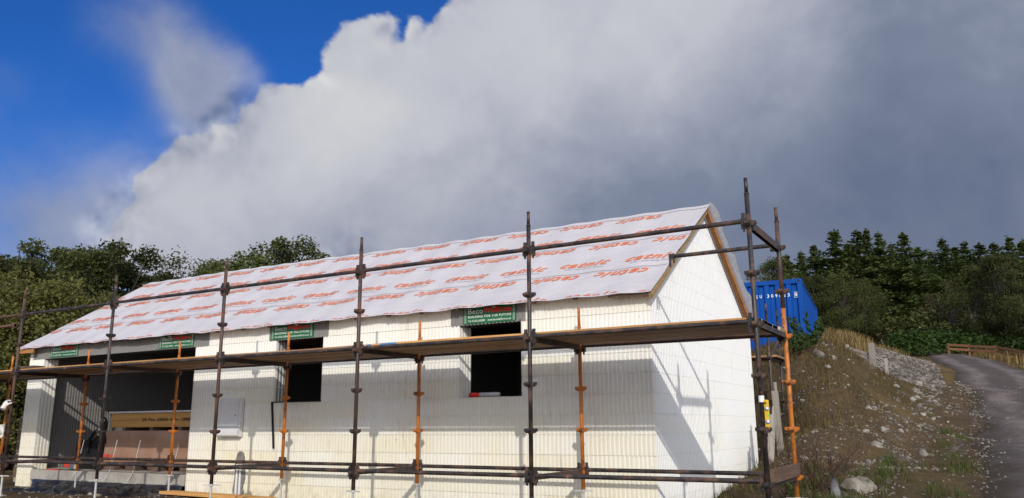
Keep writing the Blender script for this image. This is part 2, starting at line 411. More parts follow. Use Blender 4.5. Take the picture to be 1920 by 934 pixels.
M['mortar'] = simple('dusty_grey_cable_chase', (0.27, 0.26, 0.24), (0.14, 0.135, 0.125), scale=22, rough=0.9, bumps=0.8, bscale=45)
M['wrap'] = simple('brown_film_wrap', (0.37, 0.215, 0.14), (0.30, 0.165, 0.105), scale=2.2, rough=0.38, bumps=0.5, bscale=7, stretch=(1, 1, 0.5), spec=0.5)
M['pack_wood'] = simple('packed_boards', (0.52, 0.29, 0.085), (0.45, 0.235, 0.065), scale=3, rough=0.6, bumps=0.1, stretch=(0.4, 1, 9))
M['pack_sheet'] = simple('pale_cover_sheet', (0.62, 0.61, 0.63), (0.5, 0.5, 0.52), rough=0.5)
M['red_tape'] = simple('red_tape', (0.72, 0.05, 0.03), (0.6, 0.07, 0.05), rough=0.4, bumps=0.2)
M['blue_tape'] = simple('blue_tape', (0.03, 0.20, 0.55), (0.05, 0.26, 0.55), rough=0.5)
M['glove'] = simple('white_glove_fabric', (0.74, 0.72, 0.68), (0.58, 0.55, 0.50), scale=14, rough=0.85, bumps=0.4, bscale=80)
M['level_yellow'] = simple('level_yellow', (0.72, 0.45, 0.02), (0.6, 0.36, 0.02), scale=14, rough=0.4)
M['vial'] = simple('vial_grey', (0.42, 0.44, 0.44), (0.3, 0.32, 0.31), scale=30, rough=0.3)
M['vial_green'] = simple('vial_green', (0.35, 0.6, 0.05), (0.3, 0.5, 0.05), rough=0.2)
M['tool_grey'] = simple('tool_grey', (0.12, 0.12, 0.12), (0.2, 0.2, 0.2), rough=0.5)

def container_mat():
    m, t, b = new_mat('blue_container_paint')
    p = wpos(t)
    col = t.mix(t.sstep(t.noise(p, 1.1, 5, 0.6), 0.35, 0.7), (0.002, 0.058, 0.31), (0.003, 0.070, 0.33))
    rs = t.math('MULTIPLY', t.sstep(t.noise(p, 9, 6, 0.7), 0.66, 0.74), t.sstep(t.noise(t.mapping(p, (3, 3, 0.6)), 1.5, 3), 0.5, 0.65))
    col = t.mix(rs, col, (0.13, 0.07, 0.045))
    t.put(b.inputs['Base Color'], col); b.inputs['Roughness'].default_value = 0.65; b.inputs['Specular IOR Level'].default_value = 0.15
    bump(t, b, t.noise(p, 5, 3), 0.1, 0.01)
    return m
M['container'] = container_mat()

def ground_mat():
    m, t, b = new_mat('earth_and_stones')
    p = wpos(t)
    def attr(n):
        a = t.new('ShaderNodeAttribute'); a.attribute_name = n; return a.outputs['Fac']
    soil = t.mix(t.sstep(t.noise(p, 2.3, 7, 0.65), 0.32, 0.68), (0.112, 0.074, 0.038), (0.066, 0.045, 0.025))
    soil = t.mix(t.math('MULTIPLY', t.sstep(t.noise(p, 17, 6, 0.7), 0.52, 0.68), 0.6), soil, (0.165, 0.125, 0.08))
    vor = t.new('ShaderNodeTexVoronoi'); vor.inputs['Scale'].default_value = 19; t.put(vor.inputs['Vector'], t.vmath('ADD', p, t.noise(p, 6, 3, 0.5, col=True)))
    peb = t.math('MULTIPLY', t.sstep(vor.outputs['Distance'], 0.36, 0.24), t.sstep(t.noise(p, 5.5, 3, 0.5), 0.44, 0.60))
    stone = t.mix(t.sstep(t.noise(p, 40, 3), 0.3, 0.7), (0.30, 0.27, 0.235), (0.18, 0.16, 0.14))
    soil = t.mix(t.math('MULTIPLY', peb, 0.8), soil, stone)
    gr = t.mix(t.sstep(t.noise(p, 3, 6, 0.65), 0.35, 0.65), (0.115, 0.080, 0.036), (0.062, 0.052, 0.022))
    gr = t.mix(t.sstep(t.noise(p, 0.35, 3, 0.5), 0.45, 0.62), gr, (0.145, 0.098, 0.042))
    gn = t.math('ADD', attr('grass'), t.math('MULTIPLY_ADD', t.noise(p, 1.6, 5, 0.65), 1.1, -0.55), clamp=True)
    col = t.mix(t.sstep(gn, 0.35, 0.65), soil, gr)
    v2 = t.new('ShaderNodeTexVoronoi'); v2.inputs['Scale'].default_value = 11; t.put(v2.inputs['Vector'], p)
    gcol = t.mix(v2.outputs['Color'], (0.12, 0.11, 0.10), (0.34, 0.31, 0.28))
    gcol = t.mix(t.sstep(v2.outputs['Distance'], 0.25, 0.6), gcol, (0.07, 0.058, 0.045))
    gv = t.math('ADD', attr('gravel'), t.math('MULTIPLY_ADD', t.noise(p, 2.1, 5, 0.65), 1.0, -0.5), clamp=True)
    col = t.mix(t.sstep(gv, 0.4, 0.6), col, gcol)
    t.put(b.inputs['Base Color'], col); b.inputs['Roughness'].default_value = 0.95; b.inputs['Specular IOR Level'].default_value = 0.15
    h = t.math('ADD', t.noise(p, 9, 8, 0.7), t.math('MULTIPLY', peb, 0.5))
    bump(t, b, h, 0.9, 0.07)
    return m
M['ground'] = ground_mat()
def road_mat():
    m, t, b = new_mat('worn_tarmac_track')
    p = wpos(t)
    uv = t.new('ShaderNodeAttribute'); uv.attribute_name = 'across'
    a = uv.outputs['Fac']
    c = t.mix(t.sstep(t.noise(p, 1.2, 6, 0.65), 0.35, 0.68), (0.125, 0.100, 0.094), (0.20, 0.165, 0.152))
    wear = t.sstep(t.math('ADD', t.math('ABSOLUTE', t.math('SUBTRACT', t.math('ABSOLUTE', t.math('SUBTRACT', a, 0.5)), 0.24)), t.math('MULTIPLY_ADD', t.noise(p, 1.4, 4), 0.25, -0.12)), 0.02, 0.16)
    c = t.mix(t.math('MULTIPLY', wear, 0.75), c, (0.060, 0.048, 0.045))
    pat = t.sstep(t.noise(t.mapping(p, (1.0, 0.45, 1.0)), 1.6, 7, 0.7), 0.50, 0.66)
    c = t.mix(t.math('MULTIPLY', pat, 0.75), c, (0.07, 0.056, 0.052))
    gr = t.sstep(t.noise(p, 32, 5, 0.75), 0.52, 0.66)
    c = t.mix(t.math('MULTIPLY', gr, 0.4), c, (0.27, 0.245, 0.23))
    edge = t.sstep(t.math('ADD', t.math('ABSOLUTE', t.math('SUBTRACT', a, 0.5)), t.math('MULTIPLY_ADD', t.noise(p, 1.8, 6, 0.65), 0.5, -0.25)), 0.36, 0.50)
    c = t.mix(edge, c, (0.055, 0.042, 0.030))
    t.put(b.inputs['Base Color'], c); b.inputs['Roughness'].default_value = 0.88; b.inputs['Specular IOR Level'].default_value = 0.2
    bump(t, b, t.math('ADD', t.noise(p, 30, 6, 0.75), t.noise(p, 4, 6, 0.65)), 0.6, 0.04)
    return m
M['road'] = road_mat()
M['stone'] = simple('pale_stone', (0.30, 0.275, 0.235), (0.125, 0.11, 0.085), scale=6, rough=0.9, bumps=0.6, bscale=22, rnd_amt=0.3)
M['stone_small'] = simple('mixed_stones', (0.25, 0.225, 0.195), (0.10, 0.08, 0.06), scale=2.5, rough=0.9, bumps=0.5, bscale=30)

def leaf_mat(name, c1, c2, c3, trans=0.25):
    m, t, b = new_mat(name)
    p = coords(t)
    g = t.new('ShaderNodeNewGeometry')
    ri = g.outputs['Random Per Island']
    oi = t.new('ShaderNodeObjectInfo').outputs['Random']
    f = t.math('ADD', t.math('MULTIPLY', ri, 0.6), t.math('MULTIPLY_ADD', t.noise(p, 0.55, 3, 0.5), 1.0, -0.3), clamp=True)
    col = t.mix(f, c1, c2)
    col = t.mix(t.math('MULTIPLY', t.sstep(t.noise(p, 0.3, 2), 0.5, 0.7), 0.6), col, c3)
    col = _scale(t, col, t.math('MULTIPLY_ADD', oi, 0.5, 0.75))
    t.put(b.inputs['Base Color'], col); b.inputs['Roughness'].default_value = 0.6; b.inputs['Specular IOR Level'].default_value = 0.25
    tr = t.new('ShaderNodeBsdfTranslucent'); t.put(tr.inputs[0], col)
    mx = t.new('ShaderNodeMixShader'); mx.inputs[0].default_value = trans
    t.l.new(b.outputs[0], mx.inputs[1]); t.l.new(tr.outputs[0], mx.inputs[2])
    t.l.new(mx.outputs[0], t.n['Material Output'].inputs[0])
    return m
M['needle'] = leaf_mat('conifer_needles', (0.046, 0.072, 0.018), (0.100, 0.132, 0.032), (0.076, 0.088, 0.022))
M['leaf'] = leaf_mat('dark_green_leaves', (0.040, 0.052, 0.014), (0.094, 0.106, 0.028), (0.085, 0.078, 0.022))
M['leaf_light'] = leaf_mat('yellow_green_leaves', (0.080, 0.088, 0.022), (0.180, 0.172, 0.048), (0.13, 0.105, 0.028))
M['leaf_brown'] = leaf_mat('brown_green_leaves', (0.056, 0.052, 0.018), (0.100, 0.086, 0.030), (0.075, 0.054, 0.022))
M['leaf_mid'] = leaf_mat('mid_green_leaves', (0.050, 0.068, 0.018), (0.105, 0.125, 0.036), (0.085, 0.085, 0.026))
M['bracken'] = leaf_mat('bracken_leaves', (0.030, 0.062, 0.012), (0.060, 0.105, 0.022), (0.022, 0.04, 0.012))
M['grass_dry'] = leaf_mat('dry_grass', (0.15, 0.10, 0.035), (0.27, 0.19, 0.075), (0.11, 0.085, 0.03))
M['grass_mid'] = leaf_mat('mixed_grass', (0.080, 0.058, 0.024), (0.125, 0.090, 0.040), (0.07, 0.060, 0.022))
M['grass_green'] = leaf_mat('green_grass', (0.045, 0.080, 0.014), (0.10, 0.14, 0.03), (0.06, 0.075, 0.02))
M['twig'] = simple('red_brown_stems', (0.070, 0.030, 0.022), (0.045, 0.025, 0.018), rough=0.8, bumps=0)
M['bark'] = simple('grey_bark', (0.075, 0.066, 0.052), (0.035, 0.030, 0.024), scale=3, rough=0.9, bumps=0.5, bscale=15, stretch=(1, 1, 0.3))
M['bark_pale'] = simple('pale_birch_bark', (0.30, 0.285, 0.25), (0.12, 0.11, 0.095), scale=3, rough=0.9, bumps=0.4, bscale=15, stretch=(1, 1, 2))

TERRAIN_POINTS=[(-0.17, 2.27, -0.73), (0.17, 2.33, -0.78), (0.33, 2.86, -0.76), (-0.46, 3.95, -0.4), (-0.73, 5.53, 0.02), (-1.12, 7.89, 0.78), (-1.63, 10.34, 1.64), (-1.25, 11.42, 1.79), (-1.56, 6.78, -0.79), (-1.9, 8.75, 0.02), (-2.37, 11.21, 1.2), (-2.76, 13.17, 1.92), (-0.96, 12.48, 1.75), (-0.33, 6.0, 0.02), (-0.73, 8.98, 0.82), (0.16, 4.36, -0.41), (-0.1, 6.64, 0.01), (-0.49, 10.02, 0.75), (-0.7, 14.02, 1.57), (0.1, 7.67, 0.01), (-0.16, 11.57, 0.68), (-0.6, 17.05, 1.41), (-0.29, 17.58, 0.94), (0.23, 10.1, 0.1), (0.41, 5.9, -0.38), (0.34, 2.76, -0.71), (0.51, 4.6, -0.6), (0.67, 7.12, -0.42), (0.65, 10.13, -0.11), (0.44, 14.63, 0.34), (0.16, 23.12, 1.2), (-0.04, 35.13, 2.72), (1.38, 1.96, -0.7), (1.38, 4.16, -0.52), (1.21, 8.16, -0.18), (1.11, 13.66, 0.35), (0.76, 22.15, 1.23), (1.68, 1.97, -0.69), (1.66, 5.67, -0.42), (1.56, 7.67, -0.25), (1.61, 12.17, 0.14), (1.33, 22.16, 1.15), (0.74, 32.15, 2.25), (-0.22, 40.13, 3.16), (1.86, 41.17, 3.31), (2.04, 1.97, -0.68), (2.19, 5.66, -0.41), (2.45, 12.16, 0.09), (2.87, 22.15, 1.0), (3.29, 34.14, 2.29), (-3.26, 21.73, 2.63), (-2.29, 24.91, 2.79), (-2.03, 33.99, 3.45), (-1.45, 38.05, 3.33), (-1.54, 23.99, 1.84), (-0.95, 30.07, 2.14), (-1.87, 16.89, 1.96), (-4.23, 28.67, 3.36), (-3.01, 30.87, 3.6), (-3.73, 29.76, 3.61), (-1.29, 18.99, 1.73), (2.36, 45.17, 3.64), (3.81, 44.13, 3.21), (-3.2, 53.97, 5.12), (-1.06, 58.11, 5.53), (2.57, 58.16, 5.15), (-4.98, 76.9, 7.76), (5.31, 77.1, 7.19), (-12.02, 76.03, 8.51), (-11.1, 50.76, 5.85), (-1.65, 6.5, -0.93), (-1.65, 4.7, -1.0), (-1.0, 2.5, -1.0), (0.0, 1.3, -1.0), (0, 0, -1.05), (-2.5, 0, -1.06), (-5, 0, -1.06), (-7.5, 0, -1.06), (-10, 0, -1.05), (-12.5, 0, -1.05), (-15, 0, -1.05), (-15, 1.3, -1.05), (-10, 1.6, -1.03), (-5, 1.6, -1.05), (-15.5, 6.6, -1.0), (-10, 6.6, -1.0), (-5, 6.6, -1.0), (-2.2, 7.5, -0.95), (1.8, -7.8, -1.6), (-5, -6, -1.5), (-12, -5, -1.35), (5, -6, -1.5), (5, -2, -1.3), (5, 2, -1.1), (-20, 2, -1.0), (-25, 10, -0.9), (-15, 14, -0.6), (-8, 14, 0.2), (-30, 0, -1.2), (-30, 25, 0), (-15, 30, 2), (-60, 10, -0.5), (-40, -20, -2), (20, -20, -2.2), (0, -30, -2.6), (25, 10, 0.6), (30, 40, 3), (30, 80, 7), (-40, 60, 5), (-60, 90, 8), (0, 110, 9.5), (60, 110, 10), (-60, -40, -2), (60, 0, 1), (60, -40, -2), (8, 5, -0.8), (10, 20, 1.2)]
ROAD_LEFT=[(1.7, 0.77, -0.77), (1.68, 1.97, -0.69), (1.66, 5.67, -0.42), (1.56, 7.67, -0.25), (1.61, 12.17, 0.14), (1.33, 22.16, 1.15), (0.74, 32.15, 2.25), (-0.22, 40.13, 3.16)]
TREES=[(-12.09, 64.85, 14.77, 'c'), (-11.93, 70.98, 16.22, 'c'), (-10.07, 67.23, 15.8, 'c'), (-7.77, 63.53, 16.15, 'c'), (-7.86, 71.58, 16.61, 'c'), (-6.23, 65.73, 16.35, 'c'), (-5.9, 69.79, 17.3, 'c'), (-4.62, 65.89, 16.08, 'c'), (-4.15, 71.94, 16.23, 'c'), (-2.6, 64.03, 15.3, 'c'), (-2.14, 74.07, 16.04, 'c'), (-1.15, 76.12, 15.9, 'c'), (0.15, 66.15, 15.06, 'c'), (0.9, 72.16, 15.31, 'c'), (1.74, 70.17, 15.38, 'c'), (2.75, 68.16, 14.6, 'c'), (3.89, 72.14, 15.27, 'c'), (4.67, 64.11, 14.2, 'c'), (5.72, 66.07, 14.08, 'c'), (-11.81, 56.74, 13.24, 'd'), (-7.95, 53.39, 10.85, 'd'), (-6.11, 51.64, 10.64, 'd'), (-5.11, 54.79, 10.47, 'd'), (0.38, 56.15, 10.14, 'b'), (-0.68, 58.12, 9.57, 'b'), (2.28, 54.17, 10.72, 'd'), (3.57, 52.14, 10.92, 'd'), (4.47, 50.11, 9.45, 'd'), (1.66, 58.17, 9.55, 'b'), (-31.88, 9.72, 7.41, 'd'), (-34.13, 9.7, 7.42, 'd'), (-29.29, 10.27, 7.5, 'd'), (-27.89, 8.69, 6.32, 'd'), (-31.1, 13.07, 7.87, 'd'), (-28.09, 12.19, 7.65, 'd'), (-29.07, 14.29, 6.98, 'd'), (-29.9, 16.53, 8.29, 'e'), (-29.97, 19.61, 9.2, 'n'), (-28.31, 21.43, 9.81, 'n'), (-31.24, 19.66, 8.72, 'n'), (-22.07, 6.75, 4.65, 'l'), (-21.85, 5.14, 4.69, 'l'), (-22.26, 4.36, 4.29, 'l'), (-21.61, 3.43, 3.5, 'l')]

# ================================================================== THE GROUND
_TP = np.array(TERRAIN_POINTS, float)
def _phi(r2):
    return np.where(r2 > 0, 0.5 * r2 * np.log(np.maximum(r2, 1e-12)), 0.0)
def _tps():
    P = _TP[:, :2] / 10.0; n = len(P)
    K = _phi(((P[:, None] - P[None]) ** 2).sum(-1)) + np.eye(n) * 0.004
    A = np.zeros((n + 3, n + 3)); A[:n, :n] = K; A[:n, n] = 1; A[:n, n + 1:] = P
    A[n, :n] = 1; A[n + 1:, :n] = P.T
    rhs = np.concatenate([_TP[:, 2], np.zeros(3)])
    return np.linalg.solve(A, rhs)
_TW = _tps()
def height_arr(x, y):
    x = np.asarray(x, float).ravel(); y = np.asarray(y, float).ravel()
    cx = np.clip(x, -75, 75); cy = np.clip(y, -45, 112)
    P = _TP[:, :2] / 10.0; n = len(P)
    Q = np.stack([cx, cy], 1) / 10.0
    z = np.zeros(len(Q))
    for i in range(0, len(Q), 20000):
        q = Q[i:i + 20000]
        z[i:i + 20000] = _phi(((q[:, None] - P[None]) ** 2).sum(-1)) @ _TW[:n] + _TW[n] + q @ _TW[n + 1:]
    return np.clip(z, -4, 14)
def height(x, y): return float(height_arr([x], [y])[0])

def road_centre():
    L = np.array(ROAD_LEFT)
    pts = [(1.72, -14.0), (1.72, -6.0)] + [(p[0], p[1]) for p in L] + [(-1.6, 48.0), (-3.5, 58.0)]
    return np.array(pts)
_RL = road_centre()
def road_left_x(y): return np.interp(y, _RL[:, 1], _RL[:, 0])
def road_width(y): return np.interp(y, [0, 25, 48], [3.7, 3.3, 2.9])

def bank_mask(x, y):
    # uncut earth bank right of the house, falling to the stony ditch beside the track
    d = road_left_x(y) - x
    m = np.clip((d - 0.6) / 0.6, 0, 1) * np.clip((6.5 - d) / 1.5, 0, 1) * np.clip((y - 1.2) / 2.0, 0, 1) * np.clip((24 - y) / 5.0, 0, 1)
    return m
def build_ground():
    xs = np.unique(np.concatenate([np.linspace(-900, -60, 14), np.linspace(-60, -16, 30), np.linspace(-16, -4, 50), np.arange(-4, 3.01, 0.13), np.linspace(3, 12, 24), np.linspace(12, 60, 24), np.linspace(60, 900, 14)]))
    ys = np.unique(np.concatenate([np.linspace(-900, -45, 12), np.linspace(-45, -9, 16), np.linspace(-9, 0, 28), np.arange(0, 20.01, 0.15), np.linspace(20, 50, 70), np.linspace(50, 112, 40), np.linspace(112, 900, 14)]))
    X, Y = np.meshgrid(xs, ys)
    Z = height_arr(X, Y).reshape(X.shape)
    bm_ = bank_mask(X, Y)
    ny, nx = X.shape
    V = np.zeros((ny * nx, 3)); V[:, 0] = X.ravel(); V[:, 1] = Y.ravel(); V[:, 2] = Z.ravel()
    bmr = bm_.ravel()
    rl = road_left_x(V[:, 1]); rw = road_width(V[:, 1])
    on = (V[:, 0] > rl - 0.25) & (V[:, 0] < rl + rw + 0.25)
    inside = (V[:, 0] > -15.2) & (V[:, 0] < -1.5) & (V[:, 1] > 1.3) & (V[:, 1] < 6.8)
    for i in range(len(V)):
        x, y = V[i, 0], V[i, 1]
        if abs(x) > 70 or y < -50 or y > 115: continue
        near = (-20 < x < 8 and -6 < y < 26)
        n = noise.fractal(Vector((x * 0.9, y * 0.9, 0.3)), 0.9, 2.1, 5) if near else noise.noise(Vector((x * 0.3, y * 0.3, 0)))
        a = 0.035 + 0.10 * bmr[i]
        if not near: a = 0.15
        if on[i]: a = 0.0; V[i, 2] -= 0.03
        if inside[i]: a = 0.02
        V[i, 2] += a * n
        if bmr[i] > 0.2:
            V[i, 2] += 0.05 * bmr[i] * abs(noise.noise(Vector((x * 2.7, y * 2.7, 4.0))))
    F = []
    for j in range(ny - 1):
        r0 = j * nx
        for i in range(nx - 1):
            F.append((r0 + i, r0 + i + 1, r0 + nx + i + 1, r0 + nx + i))
    me = bpy.data.meshes.new('ground'); me.from_pydata(V.tolist(), [], F)
    x = V[:, 0]; y = V[:, 1]; d = rl - x
    grass = np.where(y > 20, 0.85, 0.25)
    grass = np.where((x < -16) | (y > 27) | (x > rl + rw + 0.4), 0.95, grass)
    grass = np.where((d > 0.15) & (d < 1.3) & (y > 0) & (y < 5), 0.62, grass)
    grass = np.where((bmr > 0.3), 0.40 + 0.25 * np.clip((y - 8) / 5, 0, 1), grass)
    grass = np.where((y < 1.6) & (x < -1.0) & (y > -6), -0.2, grass)
    gravel = np.zeros(len(V))
    gravel = np.where((d > 0.6) & (d < 1.35) & (y > 4) & (y < 22), 0.42, gravel)
    gravel = np.where((d > 0.5) & (d < 3.2) & (y > 22) & (y < 40), 0.8, gravel)
    gravel = np.where((d > 0.0) & (d < 0.45) & (y > 4) & (y < 30), 0.40, gravel)
    gravel = np.where((y < -1.6) & (y > -14) & (x > -18) & (x < 2), 0.75, gravel)  # unseen pale gravel yard, added to bounce light onto the front wall
    for nm, arr in (('grass', grass), ('gravel', gravel)):
        a = me.attributes.new(nm, 'FLOAT', 'POINT'); a.data.foreach_set('value', arr.astype(np.float32))
    me.materials.append(M['ground'])
    me.polygons.foreach_set('use_smooth', [True] * len(me.polygons))
    o = bpy.data.objects.new('ground', me); link(o); tag(o, kind='structure')
    # the height of the finished surface, for standing things on it
    return xs, ys, V[:, 2].reshape(ny, nx)
GX, GY, GZ = build_ground()
def gz(x, y):
    i = int(np.clip(np.searchsorted(GX, x) - 1, 0, len(GX) - 2)); j = int(np.clip(np.searchsorted(GY, y) - 1, 0, len(GY) - 2))
    u = (x - GX[i]) / (GX[i + 1] - GX[i]); v = (y - GY[j]) / (GY[j + 1] - GY[j])
    return float((GZ[j, i] * (1 - u) + GZ[j, i + 1] * u) * (1 - v) + (GZ[j + 1, i] * (1 - u) + GZ[j + 1, i + 1] * u) * v)

def build_road():
    ys = np.concatenate([np.arange(-14, 30, 0.4), np.arange(30, 56, 0.8)])
    N = 15
    V = []; A = []
    for y in ys:
        xl = road_left_x(y); w = road_width(y)
        for k in range(N):
            a = k / (N - 1)
            e = 0.0
            if k in (0, N - 1): e = 0.26 * noise.noise(Vector((y * 0.6, k, 1.0))) + 0.14 * noise.noise(Vector((y * 2.3, k, 2.0)))
            x = xl + w * a + e
            crown = 0.035 * (1 - (2 * a - 1) ** 2)
            z = height(x, y) + 0.012 + crown + 0.022 * noise.noise(Vector((x * 1.6, y * 1.1, 0))) + 0.012 * noise.noise(Vector((x * 5, y * 4, 0)))
            if k in (0, N - 1): z -= 0.05
            V.append((x, y, z)); A.append(a)
    F = []
    for j in range(len(ys) - 1):
        for k in range(N - 1):
            b = j * N + k; F.append((b, b + 1, b + N + 1, b + N))
    me = bpy.data.meshes.new('road'); me.from_pydata(V, [], F)
    at = me.attributes.new('across', 'FLOAT', 'POINT'); at.data.foreach_set('value', np.array(A, np.float32))
    me.materials.append(M['road']); me.polygons.foreach_set('use_smooth', [True] * len(me.polygons))
    tag(link(bpy.data.objects.new('road', me)), kind='structure')
build_road()

# ================================================================== THE HOUSE
XL, XR, YF, YB = -15.05, -1.65, 1.60, 6.56
COURSE = [0.44 + 0.25 * k for k in range(-6, 12)]
ZTOP = 1.69
EAVE_Y, EAVE_Z, RIDGE_Y, RIDGE_Z = 1.45, 1.66, 4.08, 3.36
SL = (RIDGE_Z - EAVE_Z) / (RIDGE_Y - EAVE_Y)
FAR_SL = 0.675
def rake(y): return EAVE_Z + (y - EAVE_Y) * SL if y <= RIDGE_Y else RIDGE_Z - (y - RIDGE_Y) * FAR_SL
PITCH = 0.060
_cache = {}
def ribbed_mesh(L, z0, z1, mat, top=None, back=0.022, phase=0):
    k = (round(L, 3), round(z1 - z0, 3), mat, phase) if top is None else None
    tooth = 0.0012 if mat == 'eps_gable' else 0.008 if mat == 'eps_grey' else 0.0035
    if k is not None and k in _cache: return _cache[k]
    n = max(1, int(round(L / PITCH))); pt = L / n
    us, ns = [], []
    prof = [(0.0, 0.009), (0.30, 0.009), (0.42, 0.0), (0.88, 0.0)]
    for i in range(n):
        for a, d in prof: us.append((i + a) * pt); ns.append(d)
    us.append(L); ns.append(0.009)
    V, F = [], []
    h = z1 - z0
    for i, (u, d) in enumerate(zip(us, ns)):
        zz = tooth if d > 0 else 0.0
        zt = h if top is None else max(0.0, min(h, top(u) - z0))
        if zt < h - 1e-6: zt_ = zt
        else: zt_ = h - tooth + zz
        b = min(zz, zt_)
        V += [(u, back, b), (u, d, b), (u, d, zt_), (u, back, zt_)]
    for i in range(len(us) - 1):
        a = i * 4; c = a + 4
        F += [(a, c, c + 1, a + 1), (a + 1, c + 1, c + 2, a + 2), (a + 2, c + 2, c + 3, a + 3)]
    e = (len(us) - 1) * 4
    F += [(0, 1, 2, 3), (e + 3, e + 2, e + 1, e)]
    me = bpy.data.meshes.new('block'); me.from_pydata(V, [], F); me.materials.append(M[mat])
    if k is not None: _cache[k] = me
    return me
def split(a, b, offs, step=1.2):
    """cut [a,b] at stagger points"""
    cuts = [a]
    k = math.ceil((a - offs) / step - 1e-6)
    while offs + k * step < b - 0.08:
        x = offs + k * step
        if x > a + 0.08: cuts.append(x)
        k += 1
    cuts.append(b)
    return list(zip(cuts[:-1], cuts[1:]))
def minus(iv, holes):
    out = [iv]
    for h0, h1 in holes:
        nx = []
        for a, b in out:
            if h1 <= a or h0 >= b: nx.append((a, b)); continue
            if h0 > a: nx.append((a, h0))
            if h1 < b: nx.append((h1, b))
        out = nx
    return [p for p in out if p[1] - p[0] > 0.03]
GARAGE = (-14.53, -10.00); WIN_R = (-4.48, -3.49); WIN_L = (-8.05, -7.04)
LINTELS = [(-14.93, -9.67), (-8.22, -6.94), (-4.63, -3.42)]

house = thing('house', 'single storey house under construction, white foam block walls under a printed roof membrane', 'house', (0, 0, 0))
# front wall: a core with the openings, faced with single blocks
core = MB()
yc0, yc1 = YF + 0.016, YF + 0.30
solid = minus((XL, XR - 0.017), [GARAGE, WIN_R, WIN_L])
for a, b in solid: core.bb(a, b, yc0, yc1, -1.2, 1.44)
for w in (WIN_R, WIN_L):
    core.bb(w[0], w[1], yc0, yc1, -1.2, 0.437)
core.bb(XL, XR - 0.017, yc0, yc1, 1.443, 1.66)
front = core.build('wall', M['eps'], house)
gap = 0.0025
for k, z0 in enumerate(COURSE):
    z1 = z0 + 0.25
    if z1 > ZTOP + 0.01: break
    holes = []
    if z0 < 1.40:
        holes.append(GARAGE)
        if z0 > 0.40: holes += [WIN_R, WIN_L]
    else: holes = list(LINTELS)
    for a, b in minus((XL, XR), holes):
        for p, q in split(a, b, XR - (0.6 if k % 2 else 0.0) - 0.28):
            jr = rnd.uniform(-0.0015, 0.0015)
            put('block', ribbed_mesh(q - p - gap, z0 + gap / 2, z1 - gap / 2, 'eps'), front, (p + gap / 2, YF + jr, z0 + gap / 2))
# lintels of grey foam with the maker's sign on
def sign_panel(parent, x0, x1, z0, z1, y):
    s = MB(); s.bb(x0, x1, y - 0.004, y + 0.012, z0, z1)
    so = s.build('sign_panel', M['sign_green'], parent)
    W = x1 - x0; H = z1 - z0
    def lay(txt, u0, u1, v0, v1, m, **kw):
        V, F = fit_text(txt, x0 + u0 * W, x0 + u1 * W, z0 + v0 * H, z0 + v1 * H, **kw)
        mb = MB(); mb.add([(p[0], y - 0.007, p[1]) for p in V], F)
        mb.build('lettering', M[m], so)
    lay('Beco', 0.10, 0.385, 0.58, 0.90, 'sign_white', offset=0.0)
    lay('Wallform', 0.395, 0.91, 0.585, 0.94, 'sign_red', offset=0.028)
    lay('BUILDING FOR THE FUTURE', 0.10, 0.91, 0.335, 0.475, 'sign_white', offset=0.02, spacing=1.15)
    lay('Tel: 01652 653844    www.becowallform.co.uk', 0.10, 0.91, 0.10, 0.225, 'sign_white', offset=0.018, spacing=1.1)
    m = MB()
    for u in (0.035, 0.055, 0.945, 0.965):
        m.bb(x0 + u * W - 0.002, x0 + u * W + 0.002, y - 0.0065, y - 0.0045, z0 + 0.04 * H, z1 - 0.04 * H)
    m.build('pale_line', M['sign_white'], so)
for (a, b), signs in zip(LINTELS, ([(-14.33, -13.40), (-10.98, -10.04)], [(-8.17, -7.24)], [(-4.41, -3.55)])):
    for p, q in split(a, b, b, 1.31 if b - a > 2 else 3):
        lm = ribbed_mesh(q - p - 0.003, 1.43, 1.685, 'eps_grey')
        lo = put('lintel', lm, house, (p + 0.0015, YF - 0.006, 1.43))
        lo['label'] = 'grey foam lintel with toothed lower edge'
        for s in signs:
            if p <= (s[0] + s[1]) / 2 < q: sign_panel(house, s[0], s[1], 1.448, 1.680, YF - 0.010)
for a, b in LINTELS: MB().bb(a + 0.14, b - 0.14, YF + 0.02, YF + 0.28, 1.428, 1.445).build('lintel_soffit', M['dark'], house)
# ribbed reveals of the openings
def reveal(x, z0, z1, facing, mat, y0=None, y1=None):
    y0 = YF + 0.032 if y0 is None else y0; y1 = YF + 0.30 if y1 is None else y1
    n = max(1, int(round((z1 - z0) / 0.25)))
    for k in range(n):
        za = z0 + (z1 - z0) * k / n; zb = z0 + (z1 - z0) * (k + 1) / n
        me = ribbed_mesh(y1 - y0, za + 0.002, zb - 0.002, mat)
        if facing > 0: put('block', me, front, (x + 0.006, y0, za + 0.002), (0, 0, math.pi / 2))
        else: put('block', me, front, (x - 0.006, y1, za + 0.002), (0, 0, -math.pi / 2))
reveal(GARAGE[0], -1.06, 1.44, 1, 'eps')
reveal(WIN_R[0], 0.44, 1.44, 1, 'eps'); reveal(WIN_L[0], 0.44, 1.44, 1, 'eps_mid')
reveal(WIN_R[1], 0.44, 1.44, -1, 'eps'); reveal(WIN_L[1], 0.44, 1.44, -1, 'eps'); reveal(GARAGE[1], -1.06, 1.44, -1, 'eps')
s = MB()
for w in (WIN_R, WIN_L): s.bb(w[0] + 0.01, w[1] - 0.01, YF + 0.006, YF + 0.29, 0.437, 0.442)
s.build('window_sill', M['concrete'], house)

